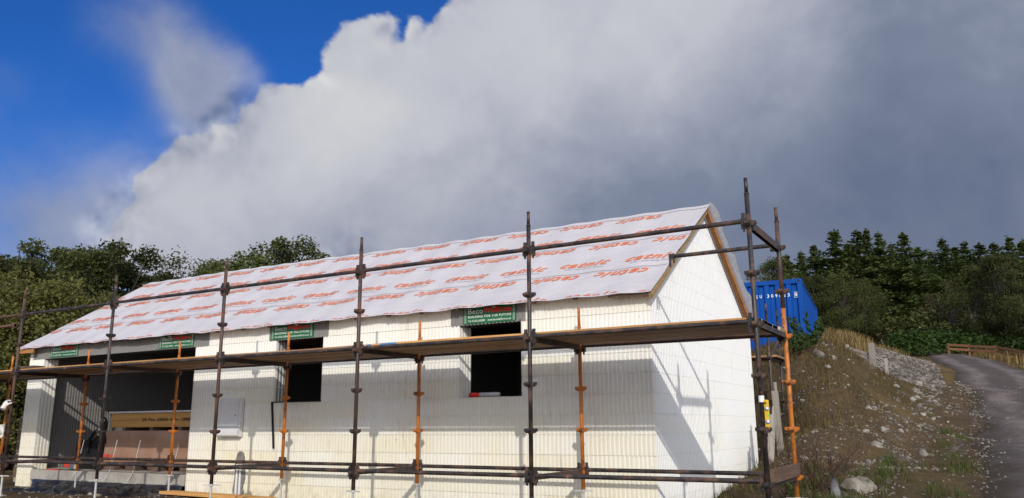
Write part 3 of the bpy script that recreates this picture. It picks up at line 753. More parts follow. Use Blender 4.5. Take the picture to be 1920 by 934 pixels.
# gable wall
g = MB()
Yp = [YF + 0.03, EAVE_Y + 0.18, RIDGE_Y, YB - 0.02]
def gable_prism(x0, x1):
    P = [(YF + 0.03, -1.2), (YB - 0.03, -1.2), (YB - 0.03, rake(YB) - 0.09), (RIDGE_Y, rake(RIDGE_Y) - 0.11), (YF + 0.03, rake(YF) - 0.09)]
    n = len(P)
    V = [(x0, y, z) for y, z in P] + [(x1, y, z) for y, z in P]
    F = [tuple(range(n)), tuple(range(2 * n - 1, n - 1, -1))] + [(i, n + i, n + (i + 1) % n, (i + 1) % n) for i in range(n)]
    g.add(V, F)
gable_prism(XR - 0.30, XR - 0.016)
gable = g.build('wall', M['eps_gable'], house)
for k, z0 in enumerate(COURSE):
    z1 = z0 + 0.25
    if z0 > 3.2: break
    ya, yb = YF + 0.024, YB
    if z0 > 1.3:
        ya = max(ya, EAVE_Y + (z0 - EAVE_Z + 0.085) / SL); yb = min(yb, RIDGE_Y + (RIDGE_Z - 0.085 - z0) / FAR_SL)
    if yb - ya < 0.1: continue
    gap = 0.0010
    for p, q in split(ya, yb, YF - (0.6 if k % 2 else 0.0)):
        need = z1 > 1.45
        tf = (lambda u, p=p: rake(p + u) - 0.075) if need else None
        me = ribbed_mesh(q - p - gap, z0 + gap / 2, z1 - gap / 2, 'eps_gable', tf)
        put('block', me, gable, (XR, p + gap / 2, z0 + gap / 2), (0, 0, math.pi / 2))
# back and left walls, inner partition, floor
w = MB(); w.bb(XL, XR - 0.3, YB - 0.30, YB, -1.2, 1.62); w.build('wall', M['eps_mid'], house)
lw = MB()
P = [(YF + 0.03, -1.2), (YB, -1.2), (YB, rake(YB) - 0.10), (RIDGE_Y, rake(RIDGE_Y) - 0.12), (YF + 0.03, rake(YF) - 0.10)]
lw.add([(XL, y, z) for y, z in P] + [(XL + 0.26, y, z) for y, z in P], [(4, 3, 2, 1, 0), (5, 6, 7, 8, 9)] + [(i, (i + 1) % 5, 5 + (i + 1) % 5, 5 + i) for i in range(5)])
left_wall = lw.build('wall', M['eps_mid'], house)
for k, z0 in enumerate(COURSE):
    if z0 + 0.25 > 1.70 or z0 < -0.9: continue
    for p, q in split(YF + 0.30, YB - 0.30, YF - (0.6 if k % 2 else 0.0)):
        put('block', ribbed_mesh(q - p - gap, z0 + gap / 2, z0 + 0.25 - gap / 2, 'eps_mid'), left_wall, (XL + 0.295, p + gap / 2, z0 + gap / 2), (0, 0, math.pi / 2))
w = MB(); w.bb(-9.98, -9.72, YF + 0.301, YB - 0.301, -1.0, 1.64); w.build('partition', M['eps_grey'], house)
w = MB(); w.bb(-6.3, -6.2, YF + 0.301, YB - 0.301, -0.7, 1.64); w.build('partition', M['eps_grey'], house)
f = MB()
f.bb(XL + 0.27, XR - 0.305, YF + 0.302, YB - 0.302, -1.1, -0.715)
f.bb(GARAGE[0] + 0.012, GARAGE[1] - 0.012, YF - 0.02, YF + 0.3018, -0.905, -0.716)
f.build('floor_slab', M['concrete'], house, bevel=0.008)
for dx, wd in ((0.42, 0.09), (0.60, 0.05)):
    f = MB(); f.bb(WIN_L[0] + dx, WIN_L[0] + dx + wd, 2.45, 2.50, -0.71, 1.63)
    f.build('stud', M['grey_wood'], house)

# ------------------------------------------------------------------ roof
e_v = Vector((0, RIDGE_Y - EAVE_Y, RIDGE_Z - EAVE_Z)); SLEN = e_v.length; e_v.normalize()
n_v = Vector((0, -e_v.z, e_v.y))
A0 = Vector((0, EAVE_Y, EAVE_Z))
def undul(X, v):
    return 0.007 * math.cos(2 * math.pi * (X - XR + 0.35) / 0.61) + 0.010 * noise.noise(Vector((X * 0.7, v * 1.3, 2.0))) + 0.006 * noise.noise(Vector((X * 2.1, v * 2.6, 5.0)))
def sag(X):       # the ridge dips a little in places
    return 0.018 * math.sin(X * 0.42 + 0.6)
def verge_right(v): return -1.572 + 0.055 * (v / SLEN) + 0.006 * math.sin(v * 5)
def verge_left(v): return -15.28 + 0.40 * (v / SLEN)
def roof_pt(X, v, lift):
    p = A0 + e_v * v + n_v * (lift + undul(X, v))
    return Vector((X, p.y, p.z + sag(X) * (v / SLEN)))
STRIPS = [(0.0, 0.87, 0.004), (0.83, 1.965, 0.010), (1.93, 3.06, 0.016), (3.02, SLEN + 0.004, 0.022)]
def strip(v0, v1, lift, first):
    NX, NVs = 170, 10
    V, F = [], []
    for j in range(NVs + 1):
        for i in range(NX + 1):
            a = i / NX
            v = v0 + (v1 - v0) * j / NVs
            X = verge_left(v) * (1 - a) + verge_right(v) * a
            if j == 0:
                v += (-0.02 + 0.028 * noise.noise(Vector((X * 1.1, 0, 9.0))) + 0.012 * noise.noise(Vector((X * 4.0, 0, 3.0)))) if first else 0.006 * noise.noise(Vector((X * 1.5, v0, 1)))
            lf = lift if j > 0 or first else lift - 0.001
            V.append(tuple(roof_pt(X, v, lf)))
    for j in range(NVs):
        for i in range(NX):
            b = j * (NX + 1) + i; F.append((b, b + 1, b + NX + 2, b + NX + 1))
    me = bpy.data.meshes.new('membrane_sheet'); me.from_pydata(V, [], F); me.materials.append(M['membrane'])
    me.polygons.foreach_set('use_smooth', [True] * len(me.polygons))
    return link(bpy.data.objects.new('membrane_sheet', me), house)
sheets = [strip(*s, i == 0) for i, s in enumerate(STRIPS)]
LOGO = fit_text('catnic', 0.0, 0.76, 0.0, 0.185, shear=0.42, offset=0.027, spacing=1.14)
SUB = fit_text('SSR\u00b2 Standing Seam', 0.10, 0.70, 0.0, 0.040, shear=0.2, offset=0.01)
def print_row(vc, rotated, xr, sheet, lift, v_lo, v_hi, sub=True):
    x = xr
    while x - 0.76 > verge_left(vc) - 0.8:
        for txt, m, dv in ((LOGO, 'logo', 0.0), (SUB, 'logo_small', -0.085)):
            if txt is SUB and not sub: continue
            V, F = txt
            P = []
            for px, py, _ in V:
                py = py + dv
                if rotated: X, v = x - px, vc + 0.0925 - py
                else: X, v = x - 0.76 + px, vc - 0.0925 + py
                P.append((X, v))
            vs = [p[1] for p in P]; Xs = [p[0] for p in P]
            if min(vs) > v_hi or max(vs) < v_lo or max(Xs) < verge_left(vc) or min(Xs) > verge_right(vc): continue
            bm = bmesh.new()
            bv = [bm.verts.new((a, b, 0)) for a, b in P]
            for fc in F:
                try: bm.faces.new([bv[i] for i in fc])
                except ValueError: pass
            def cut(co, no):
                geom = bm.verts[:] + bm.edges[:] + bm.faces[:]
                bmesh.ops.bisect_plane(bm, geom=geom, plane_co=co, plane_no=no, clear_outer=True)
            if min(vs) < v_lo: cut((0, v_lo, 0), (0, -1, 0))
            if max(vs) > v_hi: cut((0, v_hi, 0), (0, 1, 0))
            if max(Xs) > verge_right(vc) - 0.02: cut((verge_right(vc) - 0.02, 0, 0), (1, 0, 0))
            if min(Xs) < verge_left(vc) + 0.06: cut((verge_left(vc) + 0.06, 0, 0), (-1, 0, 0))
            bm.verts.ensure_lookup_table(); bm.verts.index_update()
            if len(bm.faces):
                mb = MB()
                mb.add([tuple(roof_pt(v.co.x, v.co.y, lift + 0.006)) for v in bm.verts], [tuple(v.index for v in f.verts) for f in bm.faces])
                mb.build('printed_logo' if txt is LOGO else 'printed_small_text', M[m], sheet)
            bm.free()
        x -= 1.0
print_row(-0.005, False, -1.02, sheets[0], 0.004, 0.012, 0.8, sub=False)
print_row(0.68, True, -1.82, sheets[0], 0.004, 0, 0.825)
print_row(1.155, False, -1.50, sheets[1], 0.010, 0.85, 1.9)
print_row(1.785, True, -1.30, sheets[1], 0.010, 0.85, 1.925)
print_row(2.265, False, -1.70, sheets[2], 0.016, 1.96, 3.0)
print_row(2.885, True, -2.24, sheets[2], 0.016, 1.96, 3.015)
for vv, lf in ((0.80, 0.004), (1.90, 0.010), (2.995, 0.016)):
    N = 160; ln = MB()
    span = verge_right(vv) - verge_left(vv) - 0.06
    for i in range(N + 1):
        x0 = verge_left(vv) + 0.04 + span * i / N
        ln.v += [tuple(roof_pt(x0, vv, lf + 0.004)), tuple(roof_pt(x0, vv + 0.004, lf + 0.004))]
    for i in range(N): ln.f.append((2 * i, 2 * i + 2, 2 * i + 3, 2 * i + 1)); ln.m.append(0)
    ln.build('printed_line', M['logo_small'], house)
# far slope: membrane running out past the gable as a loose flap
def far_slope():
    NX, NVs = 60, 24
    V, F = [], []
    for j in range(NVs + 1):
        t = j / NVs
        y = RIDGE_Y + t * (YB + 0.22 - RIDGE_Y)
        for i in range(NX + 1):
            a = i / NX
            out = 0.050 + 0.02 * math.sin(t * 9 + 1) + 0.03 * noise.noise(Vector((t * 7, 0, 0))) + 0.04 * math.exp(-((t - 0.42) / 0.04) ** 2)
            out *= 0.25 + 0.75 * min(1, t / 0.15)
            s = max(0.0, (a - 0.8) / 0.2)
            X = -15.2 + (-1.54 + 15.2) * (a / 0.8) if a < 0.8 else -1.54 + out * s
            z = RIDGE_Z - (y - RIDGE_Y) * FAR_SL + 0.02 + sag(X) * (1 - t)
            if s > 0: z += out * 2.2 * s ** 1.1 + 0.03 * s * noise.noise(Vector((t * 9, s * 2, 3.3)))
            V.append((X, y, z))
    for j in range(NVs):
        for i in range(NX):
            b = j * (NX + 1) + i; F.append((b, b + 1, b + NX + 2, b + NX + 1))
    me = bpy.data.meshes.new('membrane_flap'); me.from_pydata(V, [], F); me.materials.append(M['flap'])
    me.polygons.foreach_set('use_smooth', [True] * len(me.polygons))
    link(bpy.data.objects.new('membrane_flap', me), house)
far_slope()
# boarding under the membrane, rake timbers, rafter feet
d = MB()
def slope_slab(y0, y1, zoff0, zoff1):
    V = []
    for X in (XL + 0.02, XR - 0.02):
        for y in (y0, y1):
            for zo in (zoff0, zoff1): V.append((X, y, rake(y) + zo))
    d.add(V, [(0, 1, 3, 2), (4, 6, 7, 5), (0, 4, 5, 1), (2, 3, 7, 6), (0, 2, 6, 4), (1, 5, 7, 3)])
slope_slab(YF + 0.03, RIDGE_Y - 0.001, -0.060, -0.035); slope_slab(RIDGE_Y + 0.001, YB + 0.15, -0.060, -0.035)
d.build('roof_boarding', M['brown_wood'], house)
rk = MB(); rk.beam((XR + 0.065, EAVE_Y + 0.02, EAVE_Z - 0.060), (XR + 0.065, RIDGE_Y, RIDGE_Z - 0.075), 0.045, 0.062)
ro = rk.build('rake_timber', M['pine'], house); ro['label'] = 'pale pine timber along the near edge of the gable'
rk = MB(); rk.beam((XR + 0.067, RIDGE_Y - 0.03, RIDGE_Z - 0.05), (XR + 0.067, YB + 0.16, rake(YB + 0.16) - 0.06), 0.055, 0.10)
rk.beam((XR + 0.045, RIDGE_Y + 0.02, RIDGE_Z - 0.12), (XR + 0.045, YB + 0.10, rake(YB + 0.10) - 0.125), 0.035, 0.035)
ro = rk.build('rake_timber', M['rake_wood'], house); ro['label'] = 'orange brown timber along the far edge of the gable'
x = XR - 0.35
while x > XL + 0.2:
    t = MB(); t.beam((x, EAVE_Y + 0.005, EAVE_Z - 0.020), (x, EAVE_Y + 0.17, EAVE_Z - 0.020 + 0.165 * SL), 0.05, 0.035)
    t.build('rafter_foot', M['brown_wood'], house)
    x -= 0.61
b = MB(); b.bb(XR - 0.50, XR + 0.07, EAVE_Y + 0.012, EAVE_Y + 0.03, EAVE_Z - 0.040, EAVE_Z - 0.012); b.build('eave_batten', M['brown_wood'], house)
b = MB(); b.bb(XL - 0.15, XL + 0.35, EAVE_Y + 0.005, EAVE_Y + 0.03, EAVE_Z - 0.10, EAVE_Z - 0.018); b.build('eave_batten', M['rake_wood'], house)
# cable chase with two pipes below the meter box
c = MB()
N = 16; Lf, Rt = [], []
for i in range(N + 1):
    z = -0.98 + 0.66 * i / N
    wd = 0.115 + 0.025 * noise.noise(Vector((z * 9, 1, 0)))
    if z > -0.48: wd = 0.10 * math.sqrt(max(0.05, 1 - ((z + 0.48) / 0.17) ** 2))
    cx = -8.70 + 0.02 * noise.noise(Vector((z * 5, 7, 0)))
    Lf.append((cx - wd, z)); Rt.append((cx + wd, z))
V = [(p[0], YF - 0.012, p[1]) for p in Lf] + [(p[0], YF - 0.012, p[1]) for p in Rt] + [(p[0], YF + 0.02, p[1]) for p in Lf] + [(p[0], YF + 0.02, p[1]) for p in Rt]
K = N + 1
F = [(i, K + i, K + i + 1, i + 1) for i in range(N)] + [(i, i + 1, 2 * K + i + 1, 2 * K + i) for i in range(N)] + [(K + i, 3 * K + i, 3 * K + i + 1, K + i + 1) for i in range(N)] + [(N, K + N, 3 * K + N, 2 * K + N)]
c.add(V, F)
co = c.build('cable_chase', M['mortar'], house)
for dx in (-0.045, 0.035):
    p = MB(); p.tube((-8.70 + dx, YF - 0.022, -1.0), (-8.70 + dx * 0.9, YF - 0.022, -0.52), 0.020); p.build('service_pipe', M['white_plastic'], co)

# ================================================================== THE SCAFFOLD
SX = [-15.10, -12.565, -10.009, -7.457, -4.939, -2.473, 0.0]
W = 1.29
def nz(n): return 0.495 * (n - 2)
R_T = 0.0242
scaffold = thing('scaffold', 'tube scaffold of dark and orange standards with a boarded deck before the white house', 'scaffold', (0, 0, 0))
def flange_me(mat):
    m = MB()
    for k in range(4):
        rot = Matrix.Rotation(k * math.pi / 2, 3, 'Z')
        def P(x, y, z): return rot @ Vector((x, y, z))
        # a bent V-shaped pocket that narrows below
        V = [P(0.020, -0.030, 0.024), P(0.020, 0.030, 0.024), P(0.074, 0.022, 0.024), P(0.074, -0.022, 0.024),
             P(0.020, -0.026, -0.026), P(0.020, 0.026, -0.026), P(0.052, 0.014, -0.024), P(0.052, -0.014, -0.024),
             P(0.074, 0.022, -0.004), P(0.074, -0.022, -0.004)]
        m.add(V, [(0, 1, 2, 3), (7, 6, 5, 4), (0, 4, 5, 1), (3, 2, 8, 9), (9, 8, 6, 7), (1, 5, 6, 8, 2), (0, 3, 9, 7, 4)])
    m.tube((0, 0, -0.034), (0, 0, 0.028), 0.030, None, 12)
    return m.mesh('flange', M[mat])
FL = {k: flange_me(k) for k in ('steel_black', 'steel_brown', 'steel_orange')}
def std_me(z0, z1, ztop, mat, z_join=None, mat2=None):
    m = MB()
    if z_join is None: m.tube((0, 0, z0), (0, 0, z1), R_T, None, 14)
    else:
        m.tube((0, 0, z0), (0, 0, z_join), R_T, None, 14, 0); m.tube((0, 0, z_join + 0.001), (0, 0, z1), R_T, None, 14, 1)
    mi = 0 if z_join is None else 1
    m.tube((0, 0, z1), (0, 0, z1 + 0.012), R_T * 1.12, None, 14, mi)
    m.tube((0, 0, z1 + 0.0125), (0, 0, ztop), 0.0185, None, 12, mi)
    return m.mesh('standard', [M[mat]] + ([M[mat2]] if mat2 else []), True)
def jack_me(zn, zb):
    m = MB()
    m.tube((0, 0, zb), (0, 0, zn + 0.1), 0.0165, None, 10)
    m.tube((0, 0, zn - 0.022), (0, 0, zn + 0.004), 0.034, None, 10)
    m.beam((-0.11, 0.02, zn - 0.01), (0.11, -0.02, zn - 0.01), 0.016, 0.016)
    m.bb(-0.075, 0.075, -0.075, 0.075, zb, zb + 0.008)
    return m.mesh('base_jack', M['galv'])
for i, X in enumerate(SX):
    for row, Y in ((0, 0.0), (1, W)):
        lean = (rnd.uniform(-0.003, 0.003), rnd.uniform(-0.003, 0.003), rnd.uniform(0, 0.5))
        last = (i == len(SX) - 1)
        zn = -0.70
        zb = gz(X, Y) + 0.004
        if row == 0:
            mat = 'steel_black' if i in (6, 5, 2) else 'steel_brown'
            me = std_me(zn, 2.28, 2.45, mat); nodes = range(1, 7); fm = mat
        elif last:
            me = std_me(zn, 2.28, 2.45, 'steel_orange', 1.30, 'steel_brown'); nodes = range(1, 7); fm = 'steel_orange'
        else:
            me = std_me(zn, 1.25, 1.50, 'steel_orange'); nodes = range(1, 5); fm = 'steel_orange'
        st = put('standard', me, scaffold, (X, Y, 0), (lean[0], lean[1], 0))
        if last and row == 0: st['label'] = 'black corner standard at the right end of the scaffold, rising above the rails'
        if last and row == 1: st['label'] = 'orange standard with a dark upper half at the right end of the scaffold'
        for n in nodes:
            put('flange', FL['steel_brown' if (last and row == 1 and n > 4) else fm], st, (0, 0, nz(n)), (0, 0, rnd.uniform(-0.06, 0.06)))
        put('base_jack', jack_me(zn, zb), st, (0, 0, 0), (0, 0, rnd.uniform(0, 3)))

def ledger_me(L, mat, wedge=True):
    m = MB()
    m.tube((0.040, 0, 0), (L - 0.040, 0, 0), R_T, None, 14)
    if wedge:
        for x in (0.052, L - 0.052):
            m.bb(x - 0.022, x + 0.022, -0.020, 0.020, -0.075, 0.034)     # end fitting
            m.bb(x - 0.006, x + 0.006, -0.034, 0.034, -0.050, 0.045)
            V = [(x - 0.008, -0.012, -0.105), (x + 0.008, -0.012, -0.105), (x + 0.016, -0.012, 0.085), (x - 0.016, -0.012, 0.085)]
            m.add(V + [(a, 0.012, c) for a, b, c in V], [(0, 1, 2, 3), (7, 6, 5, 4), (0, 4, 5, 1), (1, 5, 6, 2), (2, 6, 7, 3), (3, 7, 4, 0)])
    return m.mesh('ledger', M[mat])
dz = 0.028
for i in range(len(SX) - 1):
    x0, x1 = SX[i], SX[i + 1]
    for Y, n in ((0, 1), (0, 4), (0, 6), (W, 1), (W, 4)):
        mat = rnd.choice(['steel_black', 'steel_black', 'steel_brown'])
        if n == 6: mat = 'steel_black' if i > 0 else 'steel_brown'
        if Y == 0 and i == 5: mat = 'steel_black'
        nm = 'guard_rail' if n == 6 else 'ledger'
        put(nm, ledger_me(x1 - x0, mat), scaffold, (x0, Y, nz(n) + dz), (0, rnd.uniform(-0.002, 0.002), 0))
# rails that run past the frame at the left, and the short return rail beside the gable
put('guard_rail', ledger_me(2.5, 'steel_brown'), scaffold, (-17.6, 0, nz(6) + dz))
put('ledger', ledger_me(2.5, 'steel_brown'), scaffold, (-17.6, 0, nz(1) + dz))
m = MB(); m.tube((-17.6, W, 2.13), (-15.17, W, 2.13), 0.028, None, 12); m.bb(-15.25, -15.17, W - 0.035, W + 0.035, 2.08, 2.17)
o = m.build('guard_rail', M['steel_brown'], scaffold, True); o['label'] = 'short reddish rail end at the far left'
for Y in (0.0, W):
    st = put('standard', std_me(-1.05, 2.28, 2.45, 'steel_brown'), scaffold, (-17.62, Y, 0))
m = MB(); m.tube((-1.22, 0, 0), (-0.03, 0, 0), R_T, None, 14)
m.bb(-1.265, -1.20, -0.028, 0.028, -0.030, 0.030); m.bb(-1.255, -1.235, -0.05, -0.03, -0.135, 0.02); m.bb(-1.205, -1.19, -0.05, -0.03, -0.09, 0.02)
m.bb(-0.085, -0.03, -0.02, 0.02, -0.07, 0.04)
o = m.build('guard_rail', M['steel_black'], scaffold, False, (0, W, nz(6) + dz + 0.01)); o['label'] = 'short dark rail with an end clamp in front of the gable'
# transoms
def transom_me(mat, hh=0.055):
    m = MB()
    m.bb(-0.024, 0.024, 0.055, W - 0.055, -0.006, 0.000); m.bb(-0.024, -0.018, 0.055, W - 0.055, -hh, -0.006)
    m.bb(0.018, 0.024, 0.055, W - 0.055, -hh, -0.006)
    for y in (0.052, W - 0.052):
        m.bb(-0.020, 0.020, y - 0.02, y + 0.02, -0.085, 0.018); m.bb(-0.010, 0.010, y - 0.010, y + 0.010, -0.11, 0.07)
    return m.mesh('transom', M[mat])
TM = {k: transom_me(k) for k in ('steel_black', 'steel_brown')}
for i, X in enumerate(SX):
    for n in (1, 4):
        put('transom', TM['steel_black' if (i + n) % 3 else 'steel_brown'], scaffold, (X, 0, nz(n) + dz + 0.004))
put('transom', transom_me('steel_black', 0.075), scaffold, (0, 0, nz(6) + dz + 0.004))
m = MB(); m.beam((0.035, 0.05, nz(1) + 0.075), (0.035, W - 0.02, nz(1) + 0.085), 0.035, 0.125)
o = m.build('end_board', M['brown_wood'], scaffold); o['label'] = 'grey brown board on edge between the two right end standards'
# the deck: five boards to a bay
ZD = nz(4) + dz + 0.006
for i in range(len(SX)):
    x0 = SX[i - 1] if i > 0 else -17.6
    x1 = SX[i]
    for b in range(5):
        y = 0.150 + b * 0.235
        a = x0 - 0.06 + rnd.uniform(-0.03, 0.03); c = x1 + (0.05 if i == len(SX) - 1 else 0.0) + rnd.uniform(-0.05, 0.01)
        m = MB(); L = c - a - 0.008
        NS = 6
        bow = rnd.uniform(-0.006, 0.006)
        for q in range(NS + 1):
            t = q / NS; zz = bow * 4 * t * (1 - t)
            for yy in (-0.1125, 0.1125):
                for hh in (0, 0.038): m.v.append((L * t, yy, zz + hh))
        for q in range(NS):
            k = q * 4
            m.f += [(k, k + 4, k + 5, k + 1), (k + 2, k + 3, k + 7, k + 6), (k + 1, k + 5, k + 7, k + 3), (k, k + 2, k + 6, k + 4)]; m.m += [0] * 4
        k = NS * 4; m.f += [(0, 1, 3, 2), (k, k + 2, k + 3, k + 1)]; m.m += [0, 0]
        for xx in (0.03, L - 0.03): m.bb(xx - 0.03, xx + 0.03, -0.1145, 0.1145, -0.0015, 0.0395, 1)
        me = m.mesh('scaffold_board', [M['pine_x'] if (b == 0 and i in (1, 2, 3, 5, 6)) else M['board'], M['galv']])
        put('scaffold_board', me, scaffold, (a, y + rnd.uniform(-0.004, 0.004), ZD + rnd.uniform(0, 0.004) + (0.0 if i % 2 else 0.001)), (rnd.uniform(-0.006, 0.006), 0, 0))
m = MB(); m.bb(-4.62, -4.36, 0.0345, 0.0365, ZD + 0.002, ZD + 0.038); m.bb(-4.62, -4.36, 0.037, 0.25, ZD + 0.0435, ZD + 0.0455); m.bb(-4.84, -4.76, 0.0345, 0.0365, ZD + 0.002, ZD + 0.038)
o = m.build('blue_tape', M['blue_tape'], scaffold)
m = MB(); m.bb(-12.55, -12.1, 0.03, 0.22, ZD + 0.044, ZD + 0.085)
m.build('toe_block', M['brown_wood'], scaffold)

# scaffold standing behind the house, its lower lift showing past the corner
rear = thing('scaffold', 'dark scaffold behind the house seen past the far right corner, with a low boarded lift', 'scaffold', (-1.6, 0, 0))
rz0 = -1.0
for y, zt in ((7.72, 2.30), (8.66, 2.28)):
    st = put('standard', std_me(rz0, zt - 0.2, zt, 'steel_black'), rear, (0, y, 0))
    for zz in (0.0, 0.5, 1.27, 1.75): put('flange', FL['steel_black'], st, (0, 0, zz))
m = MB(); m.bb(-0.025, 0.025, 7.75, 8.63, 1.24, 1.29); m.build('transom', M['steel_black'], rear)
for k in range(4):
    m = MB(); m.bb(-2.4, 0.12, 7.76 + k * 0.215, 7.965 + k * 0.215, 1.293, 1.331); m.build('scaffold_board', M['board'], rear)
m = MB(); m.tube((0.03, 7.75, 1.33), (0.03, 8.62, 1.72), 0.018); m.build('brace', M['steel_black'], rear)
m = MB(); m.tube((-2.4, 8.66, 0.02), (-0.04, 8.66, 0.02), R_T); m.build('ledger', M['steel_black'], rear)
m = MB(); m.tube((-2.4, 7.72, 0.02), (-0.04, 7.72, 0.02), R_T); m.build('ledger', M['steel_black'], rear)

# ================================================================== SMALL THINGS AT THE HOUSE
# meter box
mb_ = thing('meter_box', 'white plastic meter box on the foam wall between the garage opening and left window', 'meter box', (-8.94, YF - 0.002, -0.09))
m = MB(); m.bb(-0.27, 0.25, -0.072, 0.0, 0, 0.62); m.build('case', M['white_plastic'], mb_, bevel=0.008)
m = MB(); m.bb(-0.235, 0.205, -0.086, -0.073, 0.16, 0.585); m.build('door', M['white_plastic'], mb_, bevel=0.004)
m = MB(); m.add([(-0.27, -0.073, 0.0), (0.25, -0.073, 0.0), (0.25, -0.130, 0.022), (-0.27, -0.130, 0.022), (-0.27, -0.073, 0.150), (0.25, -0.073, 0.150), (0.25, -0.130, 0.095), (-0.27, -0.130, 0.095)],
  [(0, 3, 2, 1), (3, 7, 6, 2), (7, 4, 5, 6), (0, 4, 7, 3), (1, 2, 6, 5), (0, 1, 5, 4)])
m.build('hood', M['white_plastic'], mb_, bevel=0.006)
m = MB(); m.tube((0.155, -0.094, 0.34), (0.155, -0.086, 0.34), 0.010); m.build('lock', M['dark'], mb_)
# black strip on the left window sill with its loose end hanging down
m = MB(); m.bb(WIN_L[0] - 0.02, WIN_L[1] + 0.01, YF - 0.018, YF + 0.03, 0.4425, 0.455); m.beam((WIN_L[0] + 0.0, YF - 0.02, 0.448), (WIN_L[0] + 0.10, YF - 0.03, -0.27), 0.012, 0.035, up=(0, 1, 0))
o = m.build('black_strip', M['dark']); tag(o, 'thin black strip along the left window sill with its end hanging down the wall', 'strip')
# roll lying on the right window sill
rl = thing('sealant_tube', 'white and red tube lying on the sill of the right window', 'tube', (-4.36, YF + 0.10, 0.475))
m = MB(); m.tube((0.16, 0, 0), (0.47, 0.015, 0), 0.030); m.build('barrel', M['pack_sheet'], rl, True)
m = MB(); m.tube((0.0, -0.006, 0), (0.159, 0, 0), 0.030); m.build('label_band', M['sign_red'], rl, True)
# spirit level strapped to the corner standard
lv = thing('spirit_level', 'short yellow spirit level standing against the black corner standard', 'spirit level', (0.045, -0.012, 0.0))
m = MB(); m.bb(-0.022, 0.022, -0.012, 0.012, 0.005, 0.275); m.build('body', M['level_yellow'], lv, bevel=0.006)
for z in (0.075, 0.195):
    m = MB(); m.tube((0.005, -0.016, z), (0.005, 0.016, z), 0.021, None, 18); v = m.build('vial', M['vial'], lv, True)
    m = MB(); m.tube((0.005, -0.0175, z), (0.005, 0.0175, z), 0.012, None, 14); m.build('vial_glass', M['sign_white'], v, True)
m = MB(); m.bb(0.008, 0.0225, -0.0135, 0.0135, 0.120, 0.150); m.build('level_vial', M['vial_green'], lv)
m = MB()
for z in (0.020, 0.245): m.tube((-0.008, -0.0135, z), (-0.008, 0.0135, z), 0.010, None, 10)
m.build('magnet', M['dark'], lv)
o = MB().tube((0, 0, 0.255), (0, 0, 0.315), 0.0265, None, 14).build('white_tape', M['sign_white']); tag(o, 'scrap of white tape wound round the black corner standard above the yellow level', 'tape')

# gloves pushed on to the flanges of the far left standard
def glove(loc, rz, tilt, curl, label):
    g = MB()
    def ell(c, r, sd): blob(g, c, r, sd, 0.18, 2)
    ell((0, 0, 0), (0.062, 0.035, 0.062), 3)
    g.tube((0, 0, 0.03), (0, 0, 0.11), 0.040, 0.048, 12)
    for k, (dx, ln) in enumerate(((-0.040, 0.065), (-0.014, 0.080), (0.013, 0.076), (0.038, 0.058))):
        p0 = Vector((dx, 0, -0.042)); p1 = Vector((dx * 1.25, -0.018 * curl, -0.042 - ln * 0.6)); p2 = Vector((dx * 1.3, -0.055 * curl, -0.042 - ln * (1.05 - 0.4 * curl)))
        g.poly([p0, p1, p2], [0.0150, 0.0140, 0.0095], 8)
    g.poly([(0.050, 0, 0.005), (0.082, -0.012, -0.018), (0.092, -0.025, -0.050)], [0.016, 0.0145, 0.010], 8)
    o = g.build('work_glove', M['glove'], None, True, loc); o.rotation_euler = (tilt, 0, rz)
    r = o.modifiers.new('remesh', 'REMESH'); r.mode = 'VOXEL'; r.voxel_size = 0.006; r.use_smooth_shade = True
    tag(o, label, 'glove', 'gloves on the left standard')
glove((-12.60, -0.075, 0.475), 0.3, 2.6, 1.6, 'crumpled white work glove on the far left standard, the upper of two')
glove((-12.60, -0.080, 0.02), -0.2, 0.12, 0.4, 'white work glove with hanging fingers on the far left standard, the lower of two')

# things stored in the garage opening
pk = thing('insulation_pack', 'long pack of orange tan boards under a pale sheet in the garage opening', 'board pack', (-11.35, 2.55, 0.0))
for z0, z1 in ((0.075, 0.205), (0.209, 0.340)):
    m = MB(); m.bb(-1.55, 1.30, -0.45, 0.62, z0, z1); m.build('board_bundle', M['pack_wood'], pk, bevel=0.006)
for word, xa, xb in (('20 Pcs', -0.62, -0.25), ('200/5', -0.18, 0.12), ('5mm', 0.19, 0.38), ('2000mm', 0.50, 0.92)):
    V, F = fit_text(word, xa, xb, 0.165, 0.225, offset=0.02, spacing=1.0)
    MB().add([(q[0], -0.4535, q[1] + 0.02) for q in V], F).build('lettering', M['dark'], pk)
m = MB(); m.bb(-1.62, 1.31, -0.47, 0.66, 0.3425, 0.372); m.build('cover_sheet', M['pack_sheet'], pk)
for x in (-1.15, -0.35, 0.45, 1.1):
    m = MB(); m.bb(x - 0.05, x + 0.05, -0.44, 0.6, 0.012, 0.073); m.build('bearer', M['brown_wood'], pk)
pl = thing('wrapped_pallet', 'large brown film wrapped pack standing on bearers beneath the tan board pack', 'wrapped pack', (-11.35, 2.55, 0.0))
m = MB()
NXp, NZp = 26, 8
def pw(x, z): return -0.50 + 0.02 * noise.noise(Vector((x * 2.2, z * 2, 1.0))) + 0.012 * math.sin(z * 14 + x)
for j in range(NZp + 1):
    for i in range(NXp + 1):
        x = -1.60 + 2.95 * i / NXp; z = -0.565 + 0.575 * j / NZp; m.v.append((x, pw(x, z), z))
for j in range(NZp):
    for i in range(NXp):
        b = j * (NXp + 1) + i; m.f.append((b, b + 1, b + NXp + 2, b + NXp + 1)); m.m.append(0)
m.bb(-1.60, 1.35, -0.44, 0.60, -0.566, 0.011)
m.add([(-1.60, -0.44, -0.565), (-1.60, pw(-1.6, -.565), -0.565), (-1.60, pw(-1.6, .01), 0.01), (-1.60, -0.44, 0.01)], [(0, 1, 2, 3)])
m.build('film_wrap', M['wrap'], pl, True)
